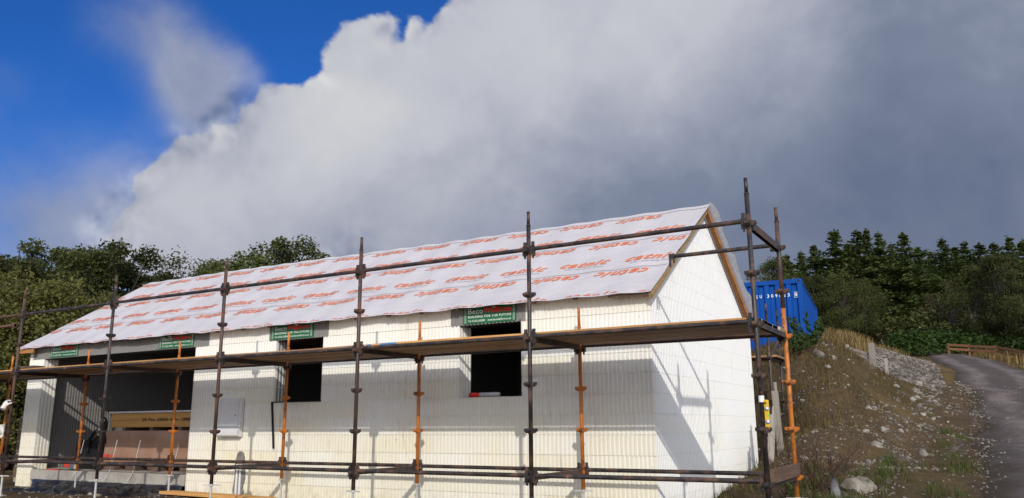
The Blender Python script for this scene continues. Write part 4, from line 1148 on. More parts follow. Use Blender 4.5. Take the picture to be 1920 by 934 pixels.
for x0, x1, z0, z1 in ((-1.57, -1.43, -0.50, -0.42), (-1.36, -1.28, -0.49, -0.43)): MB().bb(x0, x1, -0.535, -0.53, z0, z1).build('red_tape', M['red_tape'], pl)
for x in (-1.4, -0.75, -0.1, 0.8):
    m = MB(); m.bb(x - 0.22, x + 0.10, -0.47, 0.55, -0.713, -0.570); m.build('bearer', M['brown_wood'], pl)
bs = MB()
P = [(-14.05, -0.71), (-13.05, -0.71), (-13.05, -0.05), (-13.35, -0.10), (-13.45, -0.17), (-13.90, -0.17)]
V = [(x, 2.10, z) for x, z in P] + [(x, 2.75, z) for x, z in P]
bs.add(V, [(5, 4, 3, 2, 1, 0), (6, 7, 8, 9, 10, 11)] + [(i, (i + 1) % 6, 6 + (i + 1) % 6, 6 + i) for i in range(6)])
bs.poly([(-13.52, 2.07, -0.40), (-13.46, 2.06, -0.15), (-13.32, 2.06, 0.0), (-13.10, 2.07, 0.04)], 0.035, 8)
o = bs.build('black_tarpaulin', M['black_sheet'], bevel=0.03); tag(o, 'black plastic sheet over stored goods at the left inside the garage opening', 'tarpaulin')
jk = MB()
for k, (c, r) in enumerate((((-13.04, 2.04, 0.10), (0.09, 0.05, 0.15)), ((-13.02, 2.04, -0.14), (0.10, 0.05, 0.20)))): blob(jk, c, r, k + 4, 0.6, 2)
for k, (c, r) in enumerate((((-13.02, 1.99, 0.22), (0.06, 0.03, 0.035)), ((-13.07, 1.985, 0.0), (0.04, 0.02, 0.07)))): blob(jk, c, r, k + 14, 0.6, 2, 1)
o = jk.build('hanging_bag', [M['dark'], M['sign_white']], None, True); tag(o, 'black and white bag hung on the left end of the tan board pack', 'bag')
# cut-off saw on the slab
sw = thing('cut_off_saw', 'small grey power saw lying on the concrete slab at the left of the garage opening', 'power saw', (-13.42, 1.72, -0.712))
m = MB(); m.tube((0.03, -0.03, 0.095), (0.03, 0.02, 0.095), 0.092, None, 20); m.build('blade_guard', M['tool_grey'], sw, bevel=0.006)
m = MB(); m.bb(-0.19, -0.02, -0.05, 0.05, 0.05, 0.16); m.beam((-0.17, 0, 0.17), (0.10, 0, 0.21), 0.03, 0.03); m.build('motor_body', M['red_tape'], sw, bevel=0.012)
m = MB(); m.bb(0.09, 0.20, -0.02, 0.02, 0.02, 0.10); m.build('handle', M['pack_sheet'], sw, bevel=0.01)
m = MB(); m.box((-13.85, 1.63, -0.705), (0.45, 0.05, 0.016)); o = m.build('orange_strip', M['red_tape']); tag(o, 'thin orange red strip on the left end of the concrete slab', 'strip')
for (xb, xt, zt), lab in zip(((-13.02, -12.84, -0.15), (-12.02, -11.82, -0.15), (-11.36, -11.18, -0.15), (-10.32, -10.10, -0.20)), ('pale rod leaning at the left end of the brown wrapped pack, by the red tape', 'second pale rod from the left before the brown wrapped pack', 'third pale rod from the left before the brown wrapped pack', 'pale rod at the right end of the wrapped pack, beside the white wall')):
    m = MB(); m.poly([(xb - 0.05, 1.50, -0.86), (xb, 1.565, -0.72), (xb + 0.05, 1.63, zt)], 0.006, 6)
    o = m.build('plastic_rod', M['pack_sheet']); tag(o, lab, 'rod')
# crumpled black plastic sheet on the ground before the slab
m = MB()
nx, ny = 90, 24
for j in range(ny + 1):
    for i in range(nx + 1):
        x = -14.4 + 4.42 * i / nx; y = 0.66 + 0.90 * j / ny + 0.12 * noise.noise(Vector((x * 1.3, 3, j * 0.02)))
        rdg = abs(noise.noise(Vector((x * 2.2 + y * 1.2, y * 6.0, 1.0)))) + 0.5 * abs(noise.noise(Vector((x * 6, y * 11, 2.0))))
        e = min(1.0, 4 * j / ny, 6 * i / nx, 6 * (nx - i) / nx)
        z = gz(x, y) - 0.02 + (0.035 + 0.16 * rdg) * e * (0.55 + 0.75 * (j / ny))
        if j == ny: z = max(z, -0.89)
        m.v.append((x, y, z))
for j in range(ny):
    for i in range(nx):
        b = j * (nx + 1) + i; m.f.append((b, b + 1, b + nx + 2, b + nx + 1)); m.m.append(0)
o = m.build('plastic_sheet', M['black_plastic'], None, True); tag(o, 'crumpled black plastic sheet on the ground below the concrete slab', 'plastic sheet')
o = MB().beam((-10.05, 1.28, -0.975), (-7.55, 1.16, -0.985), 0.26, 0.045).build('plank', M['pine_x'], bevel=0.004); tag(o, 'orange pine plank lying on the ground along the foot of the white wall', 'plank')
# crate at the far left, beyond the end of the house
cr = thing('crate', 'dark slatted crate standing beyond the left end of the white house', 'crate', (-15.75, 2.6, gz(-15.75, 2.6)), 0.1)
for k in range(5):
    m = MB(); m.bb(-0.45, 0.45, -0.40, -0.375, 0.12 + k * 0.25, 0.33 + k * 0.25); m.build('slat', M['brown_wood'], cr)
for sx in (-0.42, 0.42):
    m = MB(); m.bb(sx - 0.035, sx + 0.035, -0.372, -0.30, 0, 1.36); m.build('corner_post', M['grey_wood'], cr)
m = MB(); m.bb(-0.40, 0.40, -0.29, 0.40, 0.05, 1.22); m.build('liner', M['tool_grey'], cr)

# ================================================================== THE CONTAINER
cu = Vector((-0.107, 0.994, 0)).normalized()          # along its length, away from the house
CTOP = 3.77
ct = thing('shipping_container', 'blue corrugated shipping container on the bank behind the house', 'container', (-1.98, 13.80, CTOP - 2.59), math.atan2(cu.y, cu.x) - math.pi / 2)
# local frame: x across (right = 0, left = -2.44), y along, z up
CW, CL, CH = 2.44, 6.06, 2.59
m = MB()
for x in (-0.06, -CW + 0.06):
    for y in (0.06, CL - 0.06): m.bb(x - 0.06, x + 0.06, y - 0.06, y + 0.06, 0, CH)
m.bb(-CW + 0.12, -0.12, 0.01, 0.10, CH - 0.12, CH - 0.003); m.bb(-CW + 0.12, -0.12, 0.01, 0.10, 0.003, 0.14)
m.bb(-CW + 0.12, -0.12, CL - 0.10, CL - 0.01, CH - 0.12, CH - 0.003); m.bb(-CW + 0.12, -0.12, CL - 0.10, CL - 0.01, 0.003, 0.14)
for x in (-0.045, -CW + 0.045):
    m.bb(x - 0.035, x + 0.035, 0.12, CL - 0.12, CH - 0.08, CH - 0.004); m.bb(x - 0.035, x + 0.035, 0.12, CL - 0.12, 0.004, 0.14)
m.build('frame', M['container'], ct, bevel=0.006)
m = MB()
for x in (-0.075, -CW + 0.075):
    for z in (0.055, CH - 0.055): m.bb(x - 0.078, x + 0.078, -0.004, 0.15, z - 0.058, z + 0.058)
m.build('corner_casting', M['container'], ct, bevel=0.006)
m = MB()
for z in (0.055, CH - 0.055):
    m.bb(-0.11, -0.05, -0.0055, -0.0035, z - 0.025, z + 0.025)
m.build('lock_hole', M['dark'], ct)
def corrugated(L, z0, z1, pitch, depth):
    prof = [(0, 0), (0.36, 0), (0.50, 1), (0.86, 1)]
    n = int(round(L / pitch)); p = L / n
    pts = []
    for i in range(n):
        for a, d in prof: pts.append(((i + a) * p, d * depth))
    pts.append((L, 0))
    V = []
    for u, d in pts: V += [(u, d, z0), (u, d, z1)]
    F = [(2 * i, 2 * i + 2, 2 * i + 3, 2 * i + 1) for i in range(len(pts) - 1)]
    return V, F
V, F = corrugated(CW - 0.24, 0.14, CH - 0.12, 0.275, 0.060)
m = MB(); m.add([(-CW + 0.12 + u, 0.020 + d, z) for u, d, z in V], F); m.build('end_panel', M['container'], ct)
V, F = corrugated(CL - 0.24, 0.14, CH - 0.08, 0.275, 0.036)
m = MB(); m.add([(-0.02 - d, 0.12 + u, z) for u, d, z in V], F); m.build('side_panel', M['container'], ct)
m = MB(); m.add([(-CW + 0.02 + d, 0.12 + u, z) for u, d, z in V], F); m.build('side_panel', M['container'], ct)
m = MB(); m.bb(-CW + 0.05, -0.05, 0.11, CL - 0.11, CH - 0.05, CH - 0.03); m.build('roof_panel', M['container'], ct)
m = MB(); m.bb(-CW + 0.12, -0.12, CL - 0.06, CL - 0.04, 0.14, CH - 0.12); m.build('door', M['container'], ct)
x = -1.385
for ch in 'CBSU 309123 8':
    if ch != ' ':
        V, F = fit_text(ch, x, x + 0.052, CH - 0.455, CH - 0.365, offset=0.015)
        MB().add([(p[0], 0.019, p[1]) for p in V], F).build('lettering', M['sign_white'], ct)
    x += 0.103 if ch != ' ' else 0.085
m = MB()
for b0, b1, z0, z1 in ((x - 0.118, x - 0.026, CH - 0.488, CH - 0.480), (x - 0.118, x - 0.026, CH - 0.352, CH - 0.344), (x - 0.126, x - 0.118, CH - 0.488, CH - 0.344), (x - 0.026, x - 0.018, CH - 0.488, CH - 0.344)): m.bb(b0, b1, 0.0185, 0.0205, z0, z1)
m.build('lettering_frame', M['sign_white'], ct)
m = MB(); m.add([(-1.66, 0.019, 1.30), (-1.46, 0.019, 1.30), (-1.56, 0.019, 1.47)], [(0, 1, 2)]); m.build('warning_triangle', M['sign_white'], ct)
m = MB(); m.bb(-0.0195, -0.0175, 5.3, 5.5, 1.65, 1.85); m.build('small_plate', M['sign_white'], ct)

# ================================================================== STONES
def stone_me(seed, sub=2):
    m = MB(); rr = random.Random(seed)
    blob(m, (0, 0, 0), (1.0, rr.uniform(0.6, 0.95), rr.uniform(0.45, 0.75)), seed, 0.55, sub)
    me = m.mesh('stone', M['stone'])
    return me
ST = [stone_me(k) for k in range(9)]
for me in ST[:4]: me.polygons.foreach_set('use_smooth', [True] * len(me.polygons))
def stone(x, y, r, label, group=None, k=None, sink=0.35):
    o = bpy.data.objects.new('stone', ST[rnd.randrange(9) if k is None else k]); link(o)
    o.location = (x, y, gz(x, y) + r * (0.5 - sink)); o.scale = (r, r, r * rnd.uniform(0.8, 1.1))
    o.rotation_euler = (rnd.uniform(-0.4, 0.4), rnd.uniform(-0.4, 0.4), rnd.uniform(0, 6.28))
    tag(o, label, 'stone', group)
    return o
stone(-1.21, 10.60, 0.20, 'large pale boulder near the top of the earth bank below the blue container', k=1)
stone(0.40, 2.72, 0.19, 'largest pale flat boulder at the foot of the bank at the bottom edge', k=6)
stone(0.05, 6.70, 0.085, 'single white stone on bare brown earth halfway up the bank', k=0)
L1 = 'pale stone lying on the brown earth bank right of the scaffold'
cnt = 0
while cnt < 70:
    y = rnd.uniform(2.2, 16.0); x = road_left_x(y) - rnd.uniform(1.4, 4.6)
    if x < -3.2 + 0.05 * y or (y < 4 and x < -0.2): continue
    r = 0.028 + 0.070 * rnd.random() ** 2.6
    stone(x, y, r * (0.75 + y / 22), L1, 'pale stones on the earth bank'); cnt += 1
L2 = 'pale rounded stone in the stony ditch between the earth bank and the track'
for k in range(64):
    y = rnd.uniform(4.0, 24.0); x = road_left_x(y) - rnd.gauss(1.05, 0.24) - 0.012 * max(0, y - 14) ** 1.5
    stone(x, y, (0.035 + 0.085 * rnd.random() ** 1.8) * (0.8 + y / 60), L2, 'stones along the ditch')
L3 = 'small pale stone on the dark soil in front of the garage opening'
for k in range(22):
    x = rnd.uniform(-14.6, -9.4); y = rnd.uniform(-1.0, 0.9)
    stone(x, y, rnd.uniform(0.025, 0.075), L3, 'stones on the soil before the house')
def gravel(name, spots, seed):
    rr = random.Random(seed)
    base = []
    bm = bmesh.new(); bmesh.ops.create_icosphere(bm, subdivisions=1, radius=1.0)
    bv = np.array([v.co[:] for v in bm.verts]); bf = np.array([[v.index for v in f.verts] for f in bm.faces]); bm.free()
    nv, nf = len(bv), len(bf)
    VV = np.zeros((len(spots) * nv, 3)); FF = np.zeros((len(spots) * nf, 3), int)
    rs = np.random.RandomState(seed)
    for i, (x, y, z, r) in enumerate(spots):
        s = rs.uniform(0.6, 1.2, 3) * r; s[2] *= 0.7
        a = rs.uniform(0, 6.28); c, sn = math.cos(a), math.sin(a)
        p = bv * (1 + rs.uniform(-0.22, 0.22, (nv, 1))) * s
        q = np.stack([p[:, 0] * c - p[:, 1] * sn, p[:, 0] * sn + p[:, 1] * c, p[:, 2]], 1)
        VV[i * nv:(i + 1) * nv] = q + (x, y, z + 0.1 * r); FF[i * nf:(i + 1) * nf] = bf + i * nv
    me = bpy.data.meshes.new(name); me.from_pydata(VV.tolist(), [], FF.tolist()); me.materials.append(M['stone_small'])
    o = link(bpy.data.objects.new(name, me)); tag(o, kind='stuff'); return o
sp = []
for k in range(5200):
    y = rnd.uniform(1.6, 24.0); u = rnd.random()
    x = road_left_x(y) - (rnd.gauss(1.1, 0.45) if u < 0.26 else rnd.uniform(0.2, 5.2))
    if x < -3.4 and y < 8: continue
    if u >= 0.26 and noise.noise(Vector((x * 1.1, y * 1.1, 6))) < -0.05: continue
    sp.append((x, y, gz(x, y), (0.008 + 0.030 * rnd.random() ** 2.8) * (0.7 + y / 18)))
for k in range(2200):
    y = 2.4 + 6.5 * rnd.random() ** 1.3; x = road_left_x(y) - rnd.uniform(0.9, 3.4)
    if y < 4 and x < -0.2: continue
    sp.append((x, y, gz(x, y), (0.006 + 0.022 * rnd.random() ** 3))) 
for k in range(1500):
    y = rnd.uniform(22, 40); x = road_left_x(y) - rnd.uniform(0.5, 3.2); sp.append((x, y, gz(x, y), rnd.uniform(0.03, 0.10)))
for k in range(1300):
    y = rnd.uniform(-1.5, 30) ; e = rnd.random(); w_ = road_width(y); a_ = abs(rnd.gauss(0, 0.22)) - 0.12 if e < 0.5 else (rnd.gauss(0.5, 0.07) if e < 0.75 else rnd.uniform(0.02, 0.98)) * w_
    x = road_left_x(y) + a_; sp.append((x, y, height(x, y) + 0.03, rnd.uniform(0.006, 0.022) * (0.8 + y / 20)))
for k in range(900):
    x = rnd.uniform(-17, -1); y = rnd.uniform(-2.0, 1.3); sp.append((x, y, gz(x, y), rnd.uniform(0.008, 0.03)))
g1 = gravel('gravel', sp, 3); tag(g1, 'loose stones and rubble strewn over the earth bank, the ditch and the soil', 'rubble')

# ================================================================== GRASS AND WEEDS
def grass(name, spots, mats, label, cat, seed, wid=0.008, curve=0.35, seg=2):
    rs = np.random.RandomState(seed)
    V, F, mi = [], [], []
    for x, y, z, h in spots:
        a = rs.uniform(0, 6.28); ca, sa = math.cos(a), math.sin(a)
        b = rs.uniform(0, 6.28); l = h * curve * rs.uniform(0.2, 1.3); lx, ly = math.cos(b) * l, math.sin(b) * l
        w = wid * rs.uniform(0.7, 1.4) * (0.6 + h)
        k = len(V)
        V += [(x - ca * w, y - sa * w, z - 0.02), (x + ca * w, y + sa * w, z - 0.02),
              (x + lx * 0.35 + ca * w * 0.7, y + ly * 0.35 + sa * w * 0.7, z + h * 0.6), (x + lx * 0.35 - ca * w * 0.7, y + ly * 0.35 - sa * w * 0.7, z + h * 0.6),
              (x + lx, y + ly, z + h)]
        F += [(k, k + 1, k + 2, k + 3), (k + 3, k + 2, k + 4)]
        q = rs.randint(len(mats)); mi += [q, q]
    me = bpy.data.meshes.new(name); me.from_pydata(V, [], F)
    for mm in mats: me.materials.append(M[mm])
    me.polygons.foreach_set('material_index', mi); me.update()
    o = link(bpy.data.objects.new(name, me)); tag(o, label, cat, kind='stuff'); return o
def clumps(n, per, fx, spread, hlo, hhi):
    out = []
    for _ in range(n):
        p = fx()
        if p is None: continue
        hh = rnd.uniform(hlo, hhi)
        for _ in range(per):
            x = p[0] + rnd.gauss(0, spread); y = p[1] + rnd.gauss(0, spread)
            out.append((x, y, gz(x, y), hh * rnd.uniform(0.5, 1.15)))
    return out
def on_bank():
    y = rnd.uniform(3.0, 17); x = road_left_x(y) - rnd.uniform(1.4, 5.0)
    up = (y - 3) / 14
    if noise.noise(Vector((x * 0.7, y * 0.7, 11))) + 0.9 * up < 0.40 * rnd.random() + 0.16: return None
    return x, y
def bank_top():
    y = rnd.uniform(8.5, 18); x = road_left_x(y) - rnd.uniform(2.4, 5.2)
    return x, y
grass('dry_grass', clumps(1700, 13, on_bank, 0.12, 0.05, 0.17) + clumps(600, 16, bank_top, 0.16, 0.08, 0.22), ['grass_dry', 'grass_mid', 'grass_mid'], 'thin brown dry grass growing on the earth bank', 'grass', 5, 0.006)
def verge():
    y = rnd.uniform(0.6, 5.0); d = rnd.uniform(0.12, 1.35)
    if noise.noise(Vector((d * 2.5, y * 1.1, 17))) < 0.10: return None
    return road_left_x(y) - d, y
def verge2():
    y = rnd.uniform(3.0, 12.5); d = abs(rnd.gauss(0.30, 0.18)) + 0.06
    if noise.noise(Vector((d * 2.5, y * 0.7, 21))) < 0.08: return None
    return road_left_x(y) - d, y
def toe():
    y = rnd.uniform(0.4, 3.6); x = rnd.uniform(-0.3, 0.75)
    return x, y
def foot():
    y = rnd.uniform(2.5, 7.5); x = rnd.uniform(-1.5, -0.9); return x, y
grass('green_grass', clumps(150, 14, verge, 0.06, 0.06, 0.20) + clumps(240, 14, verge2, 0.07, 0.05, 0.13) + clumps(70, 16, toe, 0.06, 0.08, 0.24), ['grass_green', 'grass_green', 'grass_mid'], 'green grass and weeds on the verge between the ditch and the track', 'grass', 6, 0.006)
grass('wall_foot_grass', clumps(130, 12, foot, 0.08, 0.05, 0.16), ['grass_mid', 'grass_green', 'grass_dry'], 'low brown and green grass along the foot of the gable wall', 'grass', 9, 0.006)
def meadow():
    y = rnd.uniform(22, 45); x = rnd.uniform(-7.5, 0.6)
    if x > road_left_x(y) - (3.4 if y < 38 else 1.6): return None
    if y < 23 and -5.4 < x < -1.6: return None
    return x, y
def right_verge():
    y = rnd.uniform(30, 52); x = road_left_x(y) + road_width(y) + rnd.uniform(0.3, 9)
    return x, y
def crest():
    y = rnd.uniform(48.5, 54); return rnd.uniform(-2.5, 5), y
grass('golden_grass', clumps(2300, 13, meadow, 0.30, 0.30, 0.60) + clumps(700, 12, right_verge, 0.3, 0.3, 0.6) + clumps(260, 12, crest, 0.3, 0.25, 0.5), ['grass_dry', 'grass_dry', 'grass_mid'], 'tall golden grass on the meadow behind the bank and beside the track', 'grass', 7, 0.022)

def twiggy(name, loc, n, h, spread, seed, label, cat, leaves=0, mat='twig', lm='leaf_light', group=None, lsz=0.03):
    rr = random.Random(seed)
    t = thing(name, label, cat, (loc[0], loc[1], gz(loc[0], loc[1])), 0, group)
    m = MB(); lf = MB()
    def leafat(p, s):
        a = Vector((rr.uniform(-1, 1), rr.uniform(-1, 1), rr.uniform(-0.6, 1))).normalized(); b = a.orthogonal().normalized()
        b = (b * math.cos(rr.uniform(0, 6)) + a.cross(b) * math.sin(rr.uniform(0, 6))).normalized()
        c = a.cross(b)
        lf.add([p - b * s * 0.4, p + c * s, p + b * s * 0.4, p - c * s * 0.6], [(0, 1, 2, 3)])
    for k in range(n):
        a = rr.uniform(0, 6.28); hh = h * rr.uniform(0.55, 1.1)
        p = Vector((rr.gauss(0, 0.05), rr.gauss(0, 0.05), -0.02)); d = Vector((math.cos(a) * spread, math.sin(a) * spread, 1)).normalized()
        pts = [p.copy()]
        for s in range(5):
            d = (d + Vector((rr.uniform(-.22, .22), rr.uniform(-.22, .22), rr.uniform(-.1, .15)))).normalized()
            p = p + d * hh / 5; pts.append(p.copy())
            for q in range(2):
                if s > 0:
                    e = (d + Vector((rr.uniform(-1, 1), rr.uniform(-1, 1), rr.uniform(0, .6)))).normalized() * hh * rr.uniform(0.1, 0.28)
                    m.tube(p, p + e, 0.0035, 0.0015, 4)
                    for _ in range(leaves): leafat(p + e * rr.uniform(0.3, 1.1), lsz * rr.uniform(0.6, 1.3))
        m.poly(pts, [0.006, 0.0055, 0.005, 0.004, 0.003, 0.002], 5)
    m.build('stems', M[mat], t)
    if leaves: lf.build('leaves', M[lm], t)
    return t
twiggy('dead_weed', (-0.02, 2.65), 16, 0.62, 0.75, 1, 'tangled dead red brown weed just right of the orange standard', 'dead weed', group=None)
twiggy('dead_weed', (0.05, 3.35), 12, 0.55, 0.8, 2, 'dead dark weed with leaning branches on the foot of the bank', 'dead weed')
twiggy('dead_weed', (-0.34, 2.45), 14, 0.66, 0.5, 3, 'dead red brown weed standing behind the orange standard', 'dead weed')
twiggy('leafy_weed', (-0.14, 1.95), 9, 0.42, 0.6, 4, 'green leafy weed at the foot of the orange standard', 'weed', 3, 'twig', 'grass_green')
twiggy('leafy_shrub', (-1.42, 10.9), 12, 0.75, 0.55, 5, 'bright green leafy shrub in front of the blue container', 'shrub', 7, 'twig', 'bracken', lsz=0.07)
twiggy('leafy_shrub', (-1.66, 10.3), 9, 0.55, 0.6, 6, 'smaller green shrub on the bank top left of the bright green one', 'shrub', 6, 'twig', 'bracken', lsz=0.06)
# offcuts of timber and old posts by the corner
o = MB().box((-0.16, 1.62, gz(-0.16, 1.62) + 0.10), (0.50, 0.16, 0.05), 0, Matrix.Rotation(0.25, 3, 'Z') @ Matrix.Rotation(-0.15, 3, 'Y')).build('timber_offcut', M['pine_x'], bevel=0.004); tag(o, 'yellow pine offcut lying at the foot of the right end standards', 'offcut')
for k, (x, y, h, r, lab) in enumerate(((-1.10, 5.00, 0.78, 0.10, 'weathered grey post leaning behind the black corner standard, the left of two'), (-0.98, 5.20, 0.98, -0.03, 'taller weathered grey post behind the black corner standard, the right of two'))):
    m = MB(); m.box((0, 0, h / 2 - 0.05), (0.10, 0.07, h)); m.box((0.018, 0.0, h + 0.0), (0.045, 0.06, 0.16)); o = m.build('old_post', M['grey_wood'], None, False, (x, y, gz(x, y)), 0.006); o.rotation_euler = (0.05, r, 0.3); tag(o, lab, 'post', 'old posts at the bank')
m = MB(); m.tube((0.22, 2.35, gz(0.22, 2.35) + 0.02), (0.10, 2.95, gz(0.1, 2.95) + 0.05), 0.055, None, 16)
o = m.build('drain_pipe', M['tool_grey'], None, True); tag(o, 'dark grey drain pipe end in the grass at the foot of the bank', 'pipe')

# ================================================================== FENCES, GATE, SHEEP
def fence(name, pts, h, label, cat, mat, n_rail, pr, rail=(0.035, 0.09)):
    t = thing(name, label, cat, (pts[0][0], pts[0][1], gz(*pts[0])))
    b = Vector(t.location)
    tops = []
    for x, y in pts:
        z = gz(x, y); m = MB(); m.box((x - b.x, y - b.y, z - b.z + h / 2 - 0.1), (pr, pr, h + 0.3)); m.build('post', M[mat], t); tops.append(Vector((x, y, z)) - b)
    for a, c in zip(tops[:-1], tops[1:]):
        for k in range(n_rail):
            hh = h * (1.0 - 0.36 * k) - 0.04
            m = MB(); m.beam(a + Vector((0, -pr * 0.7, hh)), c + Vector((0, -pr * 0.7, hh)), rail[0], rail[1]); m.build('rail', M[mat], t)
    return t
fence('rail_fence', [(0.25, 46.0), (1.3, 45.8), (2.6, 45.2), (3.9, 43.4), (4.9, 41.0)], 0.66, 'red brown timber rail fence beside the track at the right edge', 'fence', 'fence_wood', 2, 0.11, (0.04, 0.13))
ft = thing('wire_fence', 'short old fence of pale posts and wires at the end of the earth bank', 'fence', (-0.92, 18.0, gz(-0.92, 18.0)))
b = Vector(ft.location)
for x, y, h, w_ in ((-0.92, 18.0, 0.86, 0.17), (-0.62, 18.5, 0.72, 0.10), (-1.62, 18.3, 0.55, 0.10)):
    m = MB(); m.box((x - b.x, y - b.y, gz(x, y) - b.z + h / 2 - 0.1), (w_, w_ * 0.8, h + 0.2)); m.build('post', M['grey_wood'], ft, bevel=0.01)
m = MB()
for hz in (0.5, 0.38): m.beam((-0.76, 0.3, gz(-1.6, 18.3) - b.z + hz), (-0.05, 0.02, gz(-0.95, 18.0) - b.z + hz), 0.03, 0.07)
m.build('rail', M['grey_wood'], ft)
m = MB()
for hz in (0.28, 0.42, 0.55, 0.66): m.tube((0.02, 0.0, hz), (0.30, 0.5, gz(-0.62, 18.5) - b.z + hz * 0.9), 0.008, None, 5)
m.build('wire', M['galv'], ft)
gt = thing('field_gate', 'small grey five bar gate at the edge of the wood above the bracken', 'gate', (-0.8, 56.0, gz(-0.8, 56.0) + 0.35))
for x in (-0.85, 0.85):
    m = MB(); m.bb(x - 0.07, x + 0.07, -0.07, 0.07, -0.5, 1.35); m.build('post', M['grey_wood'], gt)
for k in range(5):
    m = MB(); m.bb(-0.76, 0.76, -0.03, 0.03, 0.15 + k * 0.24, 0.25 + k * 0.24); m.build('bar', M['bark_pale'], gt)
m = MB(); m.beam((-0.9, 0.1, 0.2), (-2.0, 0.4, -0.5), 0.08, 0.08); m.build('brace', M['grey_wood'], gt)
M['wool'] = simple('sheep_wool', (0.62, 0.60, 0.54), (0.50, 0.47, 0.42), scale=6, rough=0.95, bumps=0.6, bscale=30)
M['sheep_face'] = simple('sheep_face', (0.30, 0.27, 0.24), (0.2, 0.18, 0.16), rough=0.9, bumps=0)
def sheep(x, y, rz, label):
    m = MB()
    blob(m, (0, 0, 0.58), (0.48, 0.24, 0.25), 3, 0.12, 2); blob(m, (0.36, 0, 0.68), (0.20, 0.16, 0.20), 5, 0.1, 2)
    m.tube((0.42, 0, 0.72), (0.56, 0, 0.86), 0.10, 0.075, 10)
    blob(m, (0.64, 0, 0.86), (0.13, 0.065, 0.07), 7, 0.05, 2)
    for s in (-1, 1): m.tube((0.58, s * 0.05, 0.90), (0.55, s * 0.14, 0.91), 0.03, 0.012, 6)
    for lx, s in ((0.30, 1), (0.30, -1)): m.poly([(lx, s * 0.12, 0.48), (lx - 0.01, s * 0.12, 0.26), (lx + 0.01, s * 0.12, 0.0)], [0.055, 0.032, 0.026], 8)
    for lx, s in ((-0.34, 1), (-0.34, -1)): m.poly([(lx + 0.04, s * 0.13, 0.52), (lx - 0.07, s * 0.13, 0.26), (lx - 0.03, s * 0.13, 0.0)], [0.075, 0.032, 0.026], 8)
    m.tube((-0.46, 0, 0.62), (-0.54, 0, 0.42), 0.04, 0.02, 6)
    o = m.build('sheep', M['wool'], None, True, (x, y, gz(x, y))); o.rotation_euler = (0, 0, rz)
    r = o.modifiers.new('remesh', 'REMESH'); r.mode = 'VOXEL'; r.voxel_size = 0.025; r.use_smooth_shade = True
    tag(o, label, 'sheep')
sheep(-4.75, 58.0, 0.3, 'white sheep grazing in the golden grass beside the container, the left of two')
sheep(-4.05, 58.2, 2.6, 'white sheep in the golden grass nearer the wood, the right of two')

# ================================================================== TREES
def leafq(V, F, p, s, rs, flat=0.0, up=None):
    a = rs.normal(size=3); 
    if up is not None: a = a * (1 - flat) + np.array(up) * flat * 2
    a /= np.linalg.norm(a) + 1e-9
    b = np.cross(a, rs.normal(size=3)); b /= np.linalg.norm(b) + 1e-9
    c = np.cross(a, b); k = len(V)
    s1 = s * rs.uniform(0.6, 1.3); s2 = s1 * rs.uniform(0.4, 0.7)
    V += [tuple(p - b * s1), tuple(p + c * s2), tuple(p + b * s1), tuple(p - c * s2)]
    F.append((k, k + 1, k + 2, k + 3))
def conifer_me(seed, H=12.0, R=2.5, sparse=0.0):
    rs = np.random.RandomState(seed); V, F = [], []
    tm = MB(); tm.poly([(0, 0, -0.5), (0.05, 0, H * 0.3), (-0.04, 0.05, H * 0.65), (0, 0, H)], [0.20, 0.15, 0.09, 0.02], 8)
    z = H * 0.10
    while z < H * 0.985:
        t = z / H
        rr = R * (1 - t) ** 0.95 * (0.6 + 0.45 * min(1, t * 5)) * rs.uniform(0.75, 1.15)
        for k in range(rs.randint(5, 8)):
            if rs.rand() < sparse: continue
            a = rs.uniform(0, 6.28); L = max(0.18, rr * rs.uniform(0.5, 1.25))
            d = np.array([math.cos(a), math.sin(a), rs.uniform(-0.25, 0.15) + 0.5 * t])
            p0 = np.array([0, 0, z]); n = max(3, int(L / 0.13))
            tip = p0 + d * L
            tm.tube(tuple(p0), tuple(p0 + d * L * 0.8 - np.array([0, 0, 0.06 * L * L])), 0.035 * (1 - t) + 0.008, 0.006, 4, caps=False)
            for q in range(n):
                u = (q + 0.6) / n
                p = p0 + d * L * u - np.array([0, 0, 0.10 * L * L * u * u])
                for _ in range(7):
                    pp = p + rs.normal(size=3) * np.array([0.15, 0.15, 0.16]) * (0.35 + 0.55 * (1 - t) + 0.3 * L * (1 - u))
                    leafq(V, F, pp, 0.115 * rs.uniform(0.7, 1.3), rs, 0.3, (0, 0, 1))
        z += rs.uniform(0.26, 0.42)
    for _ in range(14): leafq(V, F, np.array([0, 0, H * rs.uniform(0.95, 1.01)]) + rs.normal(size=3) * 0.07, 0.12, rs)
    return tm, V, F
